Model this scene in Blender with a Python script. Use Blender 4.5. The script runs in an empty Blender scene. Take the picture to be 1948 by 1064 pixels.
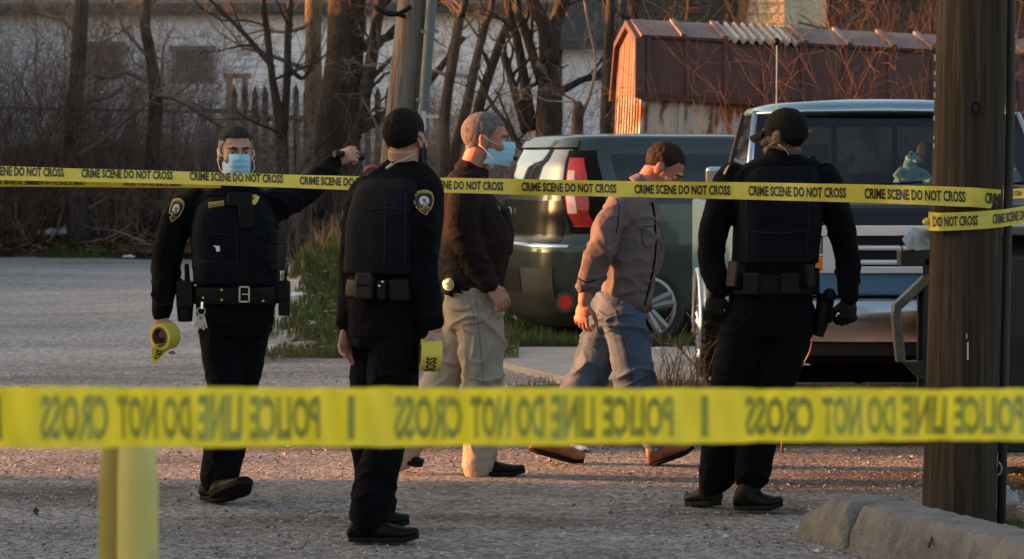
import bpy, bmesh, math, random
import numpy as np
from mathutils import Vector, Matrix, Quaternion
from mathutils.bvhtree import BVHTree

scene = bpy.context.scene
COL = scene.collection
R = math.radians
rnd = random.Random(7)

# ------------------------------------------------------------------ camera
FPX = 5472.0            # focal length in photo pixels (1948 wide)
CAMZ = 1.6              # eye height, horizon at photo row 300
cam_d = bpy.data.cameras.new("camera")
cam = bpy.data.objects.new("camera", cam_d)
COL.objects.link(cam)
cam.location = (0, 0, CAMZ)
cam.rotation_euler = (R(90), 0, 0)
cam_d.sensor_width = 36.0
cam_d.lens = 36.0 * FPX / 1948.0
cam_d.shift_y = -232.0 / 1948.0
cam_d.clip_start = 0.1
cam_d.clip_end = 600
cam_d.dof.use_dof = True
cam_d.dof.focus_distance = 13.2
cam_d.dof.aperture_fstop = 8.5
scene.camera = cam

# ------------------------------------------------------------------ light
SUN_EL, SUN_PHI = 6.0, -9.0        # low evening sun from the left, a touch beyond the people
sun_dir = Vector((math.cos(R(SUN_EL)) * math.cos(R(SUN_PHI)), math.cos(R(SUN_EL)) * math.sin(R(SUN_PHI)), -math.sin(R(SUN_EL))))
world = bpy.data.worlds.new("World")
scene.world = world
world.use_nodes = True
wn = world.node_tree
bg = wn.nodes["Background"]
sky = wn.nodes.new("ShaderNodeTexSky")
sky.sky_type = 'NISHITA'
sky.sun_disc = False
sky.sun_elevation = R(SUN_EL)
to_sun = -sun_dir
sky.sun_rotation = math.atan2(to_sun.x, to_sun.y)
sky.air_density = 0.8
sky.dust_density = 4.0
sky.ozone_density = 0.1
wn.links.new(sky.outputs[0], bg.inputs[0])
bg.inputs[1].default_value = 0.15
sl = bpy.data.lights.new("sun", 'SUN')
sun = bpy.data.objects.new("sun", sl)
COL.objects.link(sun)
sl.energy = 4.8
sl.angle = R(0.6)
sl.color = (1.0, 0.37, 0.13)
sun.rotation_euler = sun_dir.to_track_quat('-Z', 'Y').to_euler()
sun.location = (-30, -5, 12)
scene.view_settings.view_transform = 'Standard'
scene.view_settings.look = 'None'
scene.view_settings.exposure = 1.92
scene.view_settings.gamma = 1.0
scene.view_settings.use_curve_mapping = False

# ------------------------------------------------------------------ helpers
def P(px, py, Y):
    """photo pixel measured at distance Y -> world point"""
    return Vector(((px - 974.0) / FPX * Y, Y, CAMZ - (py - 300.0) / FPX * Y))

def tag(o, label=None, cat=None, group=None, kind=None):
    if label: o["label"] = label
    if cat: o["category"] = cat
    if group: o["group"] = group
    if kind: o["kind"] = kind
    return o

def empty(name, loc=(0, 0, 0), label=None, cat=None, group=None, rz=0):
    o = bpy.data.objects.new(name, None)
    COL.objects.link(o)
    o.location = loc
    o.rotation_euler = (0, 0, rz)
    o.empty_display_size = 0.2
    return tag(o, label, cat, group)

class MB:
    """collects verts/faces, then builds one mesh object"""
    def __init__(s):
        s.v, s.f, s.m, s.cur = [], [], [], 0
    def add(s, vs, fs):
        b = len(s.v)
        s.v.extend(tuple(x) for x in vs)
        for f in fs:
            s.f.append(tuple(i + b for i in f)); s.m.append(s.cur)
        return s
    def box(s, c, size, rot=None, taper=1.0):
        hx, hy, hz = size[0] / 2, size[1] / 2, size[2] / 2
        vs = []
        for z, t in ((-hz, 1.0), (hz, taper)):
            for x, y in ((-hx, -hy), (hx, -hy), (hx, hy), (-hx, hy)):
                p = Vector((x * t, y * t, z))
                if rot is not None: p = rot @ p
                vs.append(p + Vector(c))
        return s.add(vs, [(3, 2, 1, 0), (4, 5, 6, 7), (0, 1, 5, 4), (1, 2, 6, 5), (2, 3, 7, 6), (3, 0, 4, 7)])
    def loft(s, rings, cap=True, closed=True):
        n = len(rings[0]); vs = [p for r in rings for p in r]; fs = []
        m = n if closed else n - 1
        for i in range(len(rings) - 1):
            for j in range(m):
                a = i * n + j; b = i * n + (j + 1) % n
                fs.append((a, b, b + n, a + n))
        if cap and closed:
            fs.append(tuple(range(n))[::-1]); fs.append(tuple((len(rings) - 1) * n + j for j in range(n)))
        return s.add(vs, fs)
    def tube(s, pts, rad, n=8, cap=True):
        pts = [Vector(p) for p in pts]
        if not hasattr(rad, '__len__'): rad = [rad] * len(pts)
        rings = []; up = None
        for i, p in enumerate(pts):
            a = pts[max(0, i - 1)]; b = pts[min(len(pts) - 1, i + 1)]
            t = (b - a)
            if t.length < 1e-9: t = Vector((0, 0, 1))
            t.normalize()
            if up is None:
                up = Vector((0, 0, 1)) if abs(t.z) < 0.9 else Vector((1, 0, 0))
            x = t.cross(up)
            if x.length < 1e-6: x = t.orthogonal()
            x.normalize(); y = x.cross(t).normalized(); up = y
            rings.append([p + x * (math.cos(2 * math.pi * k / n) * rad[i]) + y * (math.sin(2 * math.pi * k / n) * rad[i]) for k in range(n)])
        return s.loft([r[::-1] for r in rings], cap)
    def ell(s, c, r, axes=None, nu=16, nv=10):
        """ellipsoid with radii r along axes (3 vectors)"""
        c = Vector(c)
        if axes is None: axes = (Vector((1, 0, 0)), Vector((0, 1, 0)), Vector((0, 0, 1)))
        vs = []; fs = []
        for i in range(nv + 1):
            th = math.pi * i / nv
            for j in range(nu):
                ph = 2 * math.pi * j / nu
                vs.append(c + axes[0] * (r[0] * math.sin(th) * math.cos(ph)) + axes[1] * (r[1] * math.sin(th) * math.sin(ph)) + axes[2] * (r[2] * math.cos(th)))
        for i in range(nv):
            for j in range(nu):
                a = i * nu + j; b = i * nu + (j + 1) % nu
                fs.append((a, a + nu, b + nu, b))
        return s.add(vs, fs)
    def prism(s, poly, d0, d1, fn):
        """2D polygon swept between depths d0,d1; fn(u,v,d)->point"""
        n = len(poly)
        vs = [fn(u, v, d0) for u, v in poly] + [fn(u, v, d1) for u, v in poly]
        fs = [tuple(range(n)), tuple(range(2 * n - 1, n - 1, -1))]
        for i in range(n):
            j = (i + 1) % n
            fs.append((i, i + n, j + n, j))
        return s.add(vs, fs)
    def mesh(s, name="m"):
        me = bpy.data.meshes.new(name)
        me.from_pydata(s.v, [], s.f)
        me.validate()
        return me
    def build(s, name, mats, parent=None, smooth=False, bevel=0, angle=None, subsurf=0, recalc=True):
        me = bpy.data.meshes.new(name)
        me.from_pydata(s.v, [], s.f)
        if not isinstance(mats, (list, tuple)): mats = [mats]
        for m in mats: me.materials.append(m)
        if len(mats) > 1:
            me.polygons.foreach_set("material_index", s.m)
        if recalc:
            bm = bmesh.new(); bm.from_mesh(me)
            bmesh.ops.remove_doubles(bm, verts=bm.verts, dist=1e-6)
            bmesh.ops.recalc_face_normals(bm, faces=bm.faces)
            bm.to_mesh(me); bm.free()
        if smooth:
            me.polygons.foreach_set("use_smooth", [True] * len(me.polygons))
        if smooth and angle:
            try: me.set_sharp_from_angle(angle=R(angle))
            except Exception: pass
        o = bpy.data.objects.new(name, me)
        COL.objects.link(o)
        if parent: o.parent = parent
        if bevel:
            md = o.modifiers.new("bevel", 'BEVEL'); md.width = bevel; md.segments = 2; md.limit_method = 'ANGLE'; md.angle_limit = R(35)
        if subsurf:
            md = o.modifiers.new("sub", 'SUBSURF'); md.levels = subsurf; md.render_levels = subsurf
        me.update()
        return o

def build_split(mb, name, mats, parent=None, **kw):
    """one object per connected piece"""
    par = list(range(len(mb.v)))
    def fd(i):
        while par[i] != i: par[i] = par[par[i]]; i = par[i]
        return i
    for f in mb.f:
        a = fd(f[0])
        for i in f[1:]: par[fd(i)] = a
    grp = {}
    for k, f in enumerate(mb.f): grp.setdefault(fd(f[0]), []).append(k)
    res = []
    for ks in grp.values():
        q = MB(); mp_ = {}
        for k in ks:
            for i in mb.f[k]:
                if i not in mp_: mp_[i] = len(q.v); q.v.append(mb.v[i])
            q.f.append(tuple(mp_[i] for i in mb.f[k])); q.m.append(mb.m[k])
        res.append(q.build(name, mats, parent, **kw))
    return res

def catmull(pts, n):
    """resample polyline of tuples (any dim) to n samples, smooth"""
    A = np.array(pts, float)
    A = np.vstack([2 * A[0] - A[1], A, 2 * A[-1] - A[-2]])
    m = len(A) - 3
    out = []
    for k in range(n):
        t = k / (n - 1) * m
        i = min(int(t), m - 1); u = t - i
        p0, p1, p2, p3 = A[i], A[i + 1], A[i + 2], A[i + 3]
        out.append(0.5 * ((2 * p1) + (-p0 + p2) * u + (2 * p0 - 5 * p1 + 4 * p2 - p3) * u * u + (-p0 + 3 * p1 - 3 * p2 + p3) * u ** 3))
    return np.array(out)

def vnoise(p, seed=0):
    """vectorised value noise in [-1,1]; p (N,3)"""
    p = np.asarray(p, float)
    i = np.floor(p).astype(np.int64); f = p - i
    f = f * f * (3 - 2 * f)
    def h(a):
        n = (a[:, 0] * 374761393 + a[:, 1] * 668265263 + a[:, 2] * 2147483647 + seed * 1274126177) & 0xffffffff
        n = ((n ^ (n >> 13)) * 1274126177) & 0xffffffff
        n = n ^ (n >> 16)
        return (n & 0xffff) / 32767.5 - 1.0
    r = 0
    for dx in (0, 1):
        for dy in (0, 1):
            for dz in (0, 1):
                w = (f[:, 0] if dx else 1 - f[:, 0]) * (f[:, 1] if dy else 1 - f[:, 1]) * (f[:, 2] if dz else 1 - f[:, 2])
                r = r + w * h(i + np.array([dx, dy, dz]))
    return r

def vn1(x, y, z=0.0, seed=0):
    return float(vnoise(np.array([[x, y, z]]), seed)[0])

def fuse(mb, voxel, smooth=6, disp=None, name="tmp"):
    """union of overlapping closed shapes in mb -> one continuous smooth mesh"""
    me = bpy.data.meshes.new("src"); me.from_pydata(mb.v, [], mb.f)
    bm = bmesh.new(); bm.from_mesh(me); bmesh.ops.recalc_face_normals(bm, faces=bm.faces); bm.to_mesh(me); bm.free()
    o = bpy.data.objects.new("src", me); COL.objects.link(o)
    md = o.modifiers.new("r", 'REMESH'); md.mode = 'VOXEL'; md.voxel_size = voxel
    if smooth:
        ms = o.modifiers.new("s", 'SMOOTH'); ms.factor = 0.5; ms.iterations = smooth
    dg = bpy.context.evaluated_depsgraph_get(); dg.update()
    out = bpy.data.meshes.new_from_object(o.evaluated_get(dg))
    bpy.data.objects.remove(o); bpy.data.meshes.remove(me)
    out.name = name
    if disp is not None:
        n = len(out.vertices)
        co = np.empty(n * 3); out.vertices.foreach_get("co", co); co = co.reshape(-1, 3)
        no = np.empty(n * 3); out.vertices.foreach_get("normal", no); no = no.reshape(-1, 3)
        d = disp(co, no)
        if d.ndim == 1: co = co + no * d[:, None]
        else: co = co + d
        out.vertices.foreach_set("co", co.ravel())
    out.polygons.foreach_set("use_smooth", [True] * len(out.polygons))
    out.update()
    return out

def link_mesh(me, name, mats, parent=None):
    me.materials.clear()
    for m in (mats if isinstance(mats, (list, tuple)) else [mats]): me.materials.append(m)
    o = bpy.data.objects.new(name, me); COL.objects.link(o)
    me.name = name
    if parent: o.parent = parent
    return o

def bvh_of(me):
    return BVHTree.FromPolygons([v.co.copy() for v in me.vertices], [tuple(p.vertices) for p in me.polygons])

# ------------------------------------------------------------------ text outlines (built-in font)
_txt = {}
def text_mesh(t, bold=0.034):
    """flat triangulated lettering normalised to u 0..1, v 0..1"""
    if t in _txt: return _txt[t]
    cu = bpy.data.curves.new("t", 'FONT'); cu.body = t; cu.size = 1.0; cu.offset = bold; cu.resolution_u = 2
    o = bpy.data.objects.new("t", cu); COL.objects.link(o)
    dg = bpy.context.evaluated_depsgraph_get(); dg.update()
    me = bpy.data.meshes.new_from_object(o.evaluated_get(dg))
    vs = np.array([v.co[:2] for v in me.vertices]); fs = [tuple(p.vertices) for p in me.polygons]
    bpy.data.objects.remove(o); bpy.data.curves.remove(cu); bpy.data.meshes.remove(me)
    lo = vs.min(0); hi = vs.max(0)
    vs = (vs - lo) / (hi - lo)
    _txt[t] = (vs, fs)
    return _txt[t]

# ------------------------------------------------------------------ materials
def mat(name, col, rough=0.7, metal=0.0, var=0.18, vscale=5.0, bump=0.0, bscale=60.0, spec=0.5, coat=0.0,
        col2=None, c2scale=2.0, c2lo=0.5, c2hi=0.62, stretch=(1, 1, 1), bdist=0.004, sheen=0.0, trans=0.0, alpha=1.0, detail=6.0, sss=0.0):
    m = bpy.data.materials.new(name); m.use_nodes = True
    nt = m.node_tree; N = nt.nodes; L = nt.links
    b = N["Principled BSDF"]
    b.inputs["Roughness"].default_value = rough
    b.inputs["Metallic"].default_value = metal
    b.inputs["Specular IOR Level"].default_value = spec
    if coat:
        b.inputs["Coat Weight"].default_value = coat; b.inputs["Coat Roughness"].default_value = 0.04
    if sheen: b.inputs["Sheen Weight"].default_value = sheen
    if trans: b.inputs["Transmission Weight"].default_value = trans
    if alpha < 1: b.inputs["Alpha"].default_value = alpha
    if sss:
        b.inputs["Subsurface Weight"].default_value = sss
        b.inputs["Subsurface Radius"].default_value = (0.012, 0.004, 0.002); b.inputs["Subsurface Scale"].default_value = 1.0
    tc = N.new("ShaderNodeTexCoord"); mp = N.new("ShaderNodeMapping"); mp.inputs["Scale"].default_value = stretch
    L.new(tc.outputs["Object"], mp.inputs[0])
    nz = N.new("ShaderNodeTexNoise"); nz.inputs["Scale"].default_value = vscale; nz.inputs["Detail"].default_value = detail
    L.new(mp.outputs[0], nz.inputs["Vector"])
    rp = N.new("ShaderNodeValToRGB")
    rp.color_ramp.elements[0].position = 0.28; rp.color_ramp.elements[1].position = 0.72
    rp.color_ramp.elements[0].color = tuple(c * (1 - var) for c in col) + (1,)
    rp.color_ramp.elements[1].color = tuple(min(1, c * (1 + var)) for c in col) + (1,)
    L.new(nz.outputs["Fac"], rp.inputs[0])
    out = rp.outputs[0]
    if col2 is not None:
        n2 = N.new("ShaderNodeTexNoise"); n2.inputs["Scale"].default_value = c2scale; n2.inputs["Detail"].default_value = 8
        L.new(mp.outputs[0], n2.inputs["Vector"])
        r2 = N.new("ShaderNodeValToRGB"); r2.color_ramp.elements[0].position = c2lo; r2.color_ramp.elements[1].position = c2hi
        L.new(n2.outputs["Fac"], r2.inputs[0])
        mx = N.new("ShaderNodeMix"); mx.data_type = 'RGBA'
        L.new(r2.outputs[0], mx.inputs["Factor"]); L.new(out, mx.inputs["A"]); mx.inputs["B"].default_value = tuple(col2) + (1,)
        out = mx.outputs["Result"]
    L.new(out, b.inputs["Base Color"])
    if bump:
        n3 = N.new("ShaderNodeTexNoise"); n3.inputs["Scale"].default_value = bscale; n3.inputs["Detail"].default_value = 5
        L.new(mp.outputs[0], n3.inputs["Vector"])
        bp = N.new("ShaderNodeBump"); bp.inputs["Strength"].default_value = bump; bp.inputs["Distance"].default_value = bdist
        L.new(n3.outputs["Fac"], bp.inputs["Height"]); L.new(bp.outputs[0], b.inputs["Normal"])
    return m

M = {}
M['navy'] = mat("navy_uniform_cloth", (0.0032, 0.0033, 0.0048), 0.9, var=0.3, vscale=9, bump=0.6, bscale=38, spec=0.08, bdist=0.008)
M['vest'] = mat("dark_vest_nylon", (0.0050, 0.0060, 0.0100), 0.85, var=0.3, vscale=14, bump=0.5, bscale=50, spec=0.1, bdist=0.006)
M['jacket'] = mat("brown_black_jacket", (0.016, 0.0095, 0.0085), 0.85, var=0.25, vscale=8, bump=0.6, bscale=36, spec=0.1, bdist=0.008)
M['khaki'] = mat("khaki_trousers", (0.30, 0.265, 0.225), 0.9, var=0.1, vscale=10, bump=0.6, bscale=34, spec=0.1, bdist=0.008)
M['greyshirt'] = mat("grey_work_shirt", (0.135, 0.108, 0.110), 0.9, var=0.12, vscale=12, bump=0.6, bscale=36, spec=0.1, bdist=0.008)
M['denim'] = mat("blue_denim", (0.072, 0.102, 0.155), 0.9, var=0.22, vscale=7, bump=0.6, bscale=36, spec=0.1, bdist=0.008, col2=(0.12, 0.15, 0.20), c2scale=4, c2lo=.5, c2hi=.7)
M['skin'] = mat("skin", (0.34, 0.165, 0.118), 0.6, var=0.10, vscale=25, bump=0.15, bscale=300, spec=0.35, bdist=0.001, col2=(0.37, 0.14, 0.10), c2scale=12, sss=0.08)
M['skin_pale'] = mat("skin_pale", (0.38, 0.205, 0.155), 0.6, var=0.10, vscale=25, bump=0.15, bscale=300, spec=0.35, bdist=0.001, col2=(0.40, 0.175, 0.13), c2scale=12, sss=0.08)
M['skin_dark'] = mat("skin_deep", (0.115, 0.060, 0.042), 0.6, var=0.12, vscale=25, bump=0.15, bscale=300, spec=0.35, bdist=0.001)
M['hair_grey'] = mat("hair_grey", (0.115, 0.105, 0.10), 0.85, spec=.15, var=0.5, vscale=120, bump=0.6, bscale=350, bdist=0.002, stretch=(1, 1, .3))
M['hair_dark'] = mat("hair_dark", (0.0095, 0.0075, 0.0065), 0.8, spec=.1, var=0.4, vscale=120, bump=0.6, bscale=350, bdist=0.002, stretch=(1, 1, .3))
M['hair_brown'] = mat("hair_brown", (0.018, 0.0105, 0.0075), 0.8, spec=.15, var=0.4, vscale=120, bump=0.6, bscale=350, bdist=0.002, stretch=(1, 1, .3))
M['hair_salt'] = mat("hair_salt_pepper", (0.026, 0.0245, 0.0235), 0.85, spec=.1, var=0.6, vscale=120, bump=0.6, bscale=350, bdist=0.002, stretch=(1, 1, .3))
M['mask'] = mat("surgical_mask_blue", (0.27, 0.52, 0.72), 0.8, var=0.06, vscale=20, bump=0.2, bscale=400)
M['white_cloth'] = mat("white_cloth", (0.72, 0.72, 0.74), 0.8, var=0.05)
M['black'] = mat("black_plastic", (0.004, 0.004, 0.0045), 0.6, var=0.2, spec=0.2)
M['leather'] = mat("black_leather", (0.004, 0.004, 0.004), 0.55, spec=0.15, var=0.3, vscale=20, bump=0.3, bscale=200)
M['sole'] = mat("dark_rubber_sole", (0.010, 0.009, 0.0085), 0.9, spec=0.15, var=0.4, vscale=40)
M['tan_boot'] = mat("tan_leather_boot", (0.33, 0.125, 0.045), 0.6, var=0.35, vscale=18, bump=0.3, bscale=150, col2=(0.16, 0.06, 0.028), c2scale=9)
M['gold'] = mat("gold_metal", (0.75, 0.48, 0.10), 0.35, 0.75, var=0.2, vscale=60)
M['goldthread'] = mat("gold_thread", (0.42, 0.27, 0.06), 0.7, var=0.2, vscale=90)
M['silver'] = mat("silver_metal", (0.62, 0.62, 0.62), 0.28, 1.0, var=0.15, vscale=60)
M['chrome'] = mat("chrome", (0.58, 0.60, 0.63), 0.2, 1.0, var=0.06, vscale=8, bump=0.03, bscale=8, bdist=.01)
def film_mat(name, col, tr):
    m = mat(name, col, 0.4, var=0.07, vscale=9, bump=0.4, bscale=11, spec=0.4, bdist=0.014, stretch=(1, 1, 2.5))
    nt = m.node_tree; b = nt.nodes["Principled BSDF"]; o = nt.nodes["Material Output"]
    t = nt.nodes.new("ShaderNodeBsdfTranslucent"); t.inputs[0].default_value = tuple(min(1, c * 1.15) for c in col) + (1,)
    x = nt.nodes.new("ShaderNodeMixShader"); x.inputs[0].default_value = tr
    nt.links.new(b.outputs[0], x.inputs[1]); nt.links.new(t.outputs[0], x.inputs[2]); nt.links.new(x.outputs[0], o.inputs[0])
    return m
M['tape'] = film_mat("yellow_barrier_film", (0.74, 0.63, 0.10), .3)
M['tape_old'] = film_mat("yellow_barrier_film_near", (0.95, 0.81, 0.12), .65)
M['ink'] = mat("black_print", (0.012, 0.012, 0.008), 0.5, var=0.3, vscale=30)
M['ink_through'] = mat("print_showing_through_film", (0.30, 0.33, 0.055), 0.5, var=0.25, vscale=30)
M['yellow_post'] = mat("yellow_post_paint", (0.60, 0.52, 0.16), 0.45, var=0.08, vscale=5, bump=0.1, bscale=60, col2=(0.40, 0.35, 0.14), c2scale=9, c2lo=.55, c2hi=.7)
# ================================================================== ground
def smooth01(t):
    t = max(0.0, min(1.0, t)); return t * t * (3 - 2 * t)

def ground_z(x, y):
    z = 0.0
    # grassy plot behind the footpath, right of the lot
    if y > 23.4: z += 0.10 * smooth01((y - 23.4) / 1.5) * smooth01((x + 2.2) / 1.0)
    # weedy mound left of the footpath
    z += 0.75 * math.exp(-((x + 1.3) / 1.5) ** 2 - ((y - 31) / 4.5) ** 2)
    # bank under the thicket
    z += 0.75 * smooth01((y - 45.5) / 6.0) * smooth01((4 - x) / 3.0)
    return z

xs = sorted(set([-90, -60, -40, -28, -20, -15] + [round(-12 + .5 * i, 2) for i in range(49)] + [14, 18, 25, 40, 60, 90]))
ys = sorted(set([-30, -15, -6, 0, 4, 7] + [round(9 + .25 * i, 2) for i in range(64)] + [round(25 + .6 * i, 2) for i in range(60)] + [64, 70, 80, 100, 140, 200, 300]))
g = MB()
vs = []
for y in ys:
    for x in xs:
        n = 0.012 * vn1(x * .9, y * .5, 0, 3) + .006 * vn1(x * 2.7, y * 1.9, 0, 4)
        vs.append((x, y, ground_z(x, y) + n))
nx = len(xs)
fs = [(j * nx + i, j * nx + i + 1, (j + 1) * nx + i + 1, (j + 1) * nx + i) for j in range(len(ys) - 1) for i in range(nx - 1)]
g.add(vs, fs)

def gravel_mat():
    m = bpy.data.materials.new("gravel"); m.use_nodes = True
    nt = m.node_tree; N = nt.nodes; L = nt.links; b = N["Principled BSDF"]
    tc = N.new("ShaderNodeTexCoord")
    def noise(s, d=6, st=(1, 1, 1)):
        mp = N.new("ShaderNodeMapping"); mp.inputs["Scale"].default_value = st; L.new(tc.outputs["Object"], mp.inputs[0])
        n = N.new("ShaderNodeTexNoise"); n.inputs["Scale"].default_value = s; n.inputs["Detail"].default_value = d
        n.inputs["Roughness"].default_value = .65; L.new(mp.outputs[0], n.inputs["Vector"]); return n.outputs["Fac"]
    def ramp(f, a, ca, c, cc):
        r = N.new("ShaderNodeValToRGB"); r.color_ramp.elements[0].position = a; r.color_ramp.elements[1].position = c
        r.color_ramp.elements[0].color = ca + (1,); r.color_ramp.elements[1].color = cc + (1,); L.new(f, r.inputs[0]); return r.outputs[0]
    def mix(f, a, bb, mode='MIX'):
        x = N.new("ShaderNodeMix"); x.data_type = 'RGBA'; x.blend_type = mode
        if isinstance(f, float): x.inputs["Factor"].default_value = f
        else: L.new(f, x.inputs["Factor"])
        for k, v in (("A", a), ("B", bb)):
            if isinstance(v, tuple): x.inputs[k].default_value = v + (1,)
            else: L.new(v, x.inputs[k])
        return x.outputs["Result"]
    base = ramp(noise(1.1, 8, (.5, 1.3, 1)), .3, (0.225, 0.205, 0.198), .7, (0.38, 0.35, 0.34))
    dirt = ramp(noise(.75, 7, (.45, 1.3, 1)), .47, (0, 0, 0), .62, (1, 1, 1))
    base = mix(dirt, base, (0.140, 0.120, 0.106))
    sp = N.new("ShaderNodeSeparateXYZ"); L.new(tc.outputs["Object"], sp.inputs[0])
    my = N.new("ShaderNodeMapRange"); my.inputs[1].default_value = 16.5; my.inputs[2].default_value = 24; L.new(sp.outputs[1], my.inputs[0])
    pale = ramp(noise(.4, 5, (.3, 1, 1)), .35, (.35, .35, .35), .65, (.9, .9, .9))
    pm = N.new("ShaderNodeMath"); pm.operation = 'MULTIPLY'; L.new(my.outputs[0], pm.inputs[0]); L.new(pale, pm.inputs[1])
    base = mix(pm.outputs[0], base, (0.60, 0.545, 0.51))       # paler with distance, standing in for sky light blocked at the back
    vo = N.new("ShaderNodeTexVoronoi"); vo.inputs["Scale"].default_value = 34; L.new(tc.outputs["Object"], vo.inputs["Vector"])
    vo2 = N.new("ShaderNodeTexVoronoi"); vo2.inputs["Scale"].default_value = 75; L.new(tc.outputs["Object"], vo2.inputs["Vector"])
    hs = N.new("ShaderNodeRGBToBW"); L.new(vo.outputs["Color"], hs.inputs[0])
    st = ramp(hs.outputs[0], .1, (.50, .49, .47), .95, (1.45, 1.43, 1.44))
    base = mix(0.85, base, st, 'MULTIPLY')
    hs2 = N.new("ShaderNodeRGBToBW"); L.new(vo2.outputs["Color"], hs2.inputs[0])
    st2 = ramp(hs2.outputs[0], .1, (.65, .64, .63), .95, (1.3, 1.3, 1.3))
    base = mix(0.8, base, st2, 'MULTIPLY')
    L.new(base, b.inputs["Base Color"]); b.inputs["Roughness"].default_value = .95; b.inputs["Specular IOR Level"].default_value = .2
    ad = N.new("ShaderNodeMath"); ad.operation = 'MULTIPLY_ADD'; L.new(vo.outputs["Distance"], ad.inputs[0]); ad.inputs[1].default_value = -1.0
    L.new(noise(60, 4), ad.inputs[2])
    bp = N.new("ShaderNodeBump"); bp.inputs["Strength"].default_value = .9; bp.inputs["Distance"].default_value = .02
    L.new(ad.outputs[0], bp.inputs["Height"]); L.new(bp.outputs[0], b.inputs["Normal"])
    return m
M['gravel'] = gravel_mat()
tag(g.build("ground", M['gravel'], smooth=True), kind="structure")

M['litter'] = mat("leaf_litter_soil", (0.165, 0.130, 0.105), 0.95, var=0.45, vscale=9, bump=1.0, bscale=14, bdist=0.06, col2=(0.19, 0.125, 0.085), c2scale=5, spec=0.1)
M['soil'] = mat("grassy_soil", (0.062, 0.060, 0.030), 0.95, var=0.4, vscale=9, bump=1.0, bscale=18, bdist=0.04, col2=(0.11, 0.085, 0.055), c2scale=2.5, spec=0.1)
M['conc'] = mat("footpath_concrete", (0.34, 0.315, 0.30), 0.9, var=0.14, vscale=3, bump=0.3, bscale=120, col2=(0.26, 0.24, 0.225), c2scale=1.3, spec=0.2)

def sheet(name, poly_fn, x0, x1, y0, y1, step, dz, m, kind="structure"):
    """ground-following sheet clipped by poly_fn(x,y)->bool"""
    b = MB(); idx = {}
    nxx = int((x1 - x0) / step); nyy = int((y1 - y0) / step)
    def vid(i, j):
        if (i, j) not in idx:
            x = x0 + i * step; y = y0 + j * step
            jx = .35 * step * vn1(x * 3, y * 3, 0, 9); jy = .35 * step * vn1(x * 3, y * 3, 7, 9)
            idx[(i, j)] = len(b.v)
            b.v.append((x + jx, y + jy, ground_z(x + jx, y + jy) + dz + .02 * vn1(x * 1.3, y * 1.3, 0, 11) * (dz > .015)))
        return idx[(i, j)]
    for i in range(nxx):
        for j in range(nyy):
            if poly_fn(x0 + (i + .5) * step, y0 + (j + .5) * step):
                b.f.append((vid(i, j), vid(i + 1, j), vid(i + 1, j + 1), vid(i, j + 1))); b.m.append(0)
    use = {}
    for f in b.f:
        for i in f: use[i] = use.get(i, 0) + 1
    for i, c in use.items():
        if c < 4:
            x, y, z = b.v[i]; b.v[i] = (x, y, ground_z(x, y) - .03)
    return tag(b.build(name, m, smooth=True), kind=kind)

def in_bank(x, y):
    return y > 45.3 + .5 * vn1(x * .6, 0, 0, 5) + max(0, (x + 2.5)) * -3.0 and x < 1.6 + .8 * vn1(y * .9, 0, 0, 5) and y > 33
def in_mound(x, y):
    e = .45 * vn1(x * 1.7, y * .9, 0, 6) + .2 * vn1(x * 5, y * 3, 0, 6)
    return (x > -1.95 + e - .02 * (y - 22)) and (y > 22.3 + e) and (x < 0.05 - .0 * y) and y < 42
def in_verge(x, y):
    e = .2 * vn1(x * 1.9, y * 1.7, 0, 8)
    return x > -0.06 + e * .6 + max(0, (18 - y)) * .0 and 15.95 + .5 * e < y < 20.15
def in_lawn(x, y):
    return x > -0.3 and y > 23.55
sheet("bank", in_bank, -30, 3, 33, 62, .45, .05, M['litter'])
sheet("weedy_mound", in_mound, -3, .2, 22, 42, .22, .035, M['soil'])
sheet("verge", in_verge, -.6, 14, 15.6, 20.3, .16, .028, M['soil'])
sheet("lawn", in_lawn, -.4, 30, 23.4, 60, .35, .03, M['soil'])
# footpath: separate slabs of one strip, broken left end
fp = MB()
x = -0.12
k = 0
while x < 22:
    w = 1.5
    y0, y1 = 20.1, 23.6
    if k == 0:
        fp.add([(x + .02, 21.9, -.02), (x + .55, 20.15, -.02), (x + w - .02, y0, -.02), (x + w - .02, y1, -.02), (x, y1, -.02),
                (x + .02, 21.9, .048), (x + .55, 20.15, .048), (x + w - .02, y0, .048), (x + w - .02, y1, .048), (x, y1, .048)],
               [(4, 3, 2, 1, 0), (5, 6, 7, 8, 9), (0, 1, 6, 5), (1, 2, 7, 6), (2, 3, 8, 7), (3, 4, 9, 8), (4, 0, 5, 9)])
    else:
        fp.box((x + w / 2, (y0 + y1) / 2, .015 + .003 * (k % 3)), (w - .02, y1 - y0, .07))
    x += w; k += 1
tag(fp.build("footpath", M['conc'], bevel=.008), kind="structure")

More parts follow.
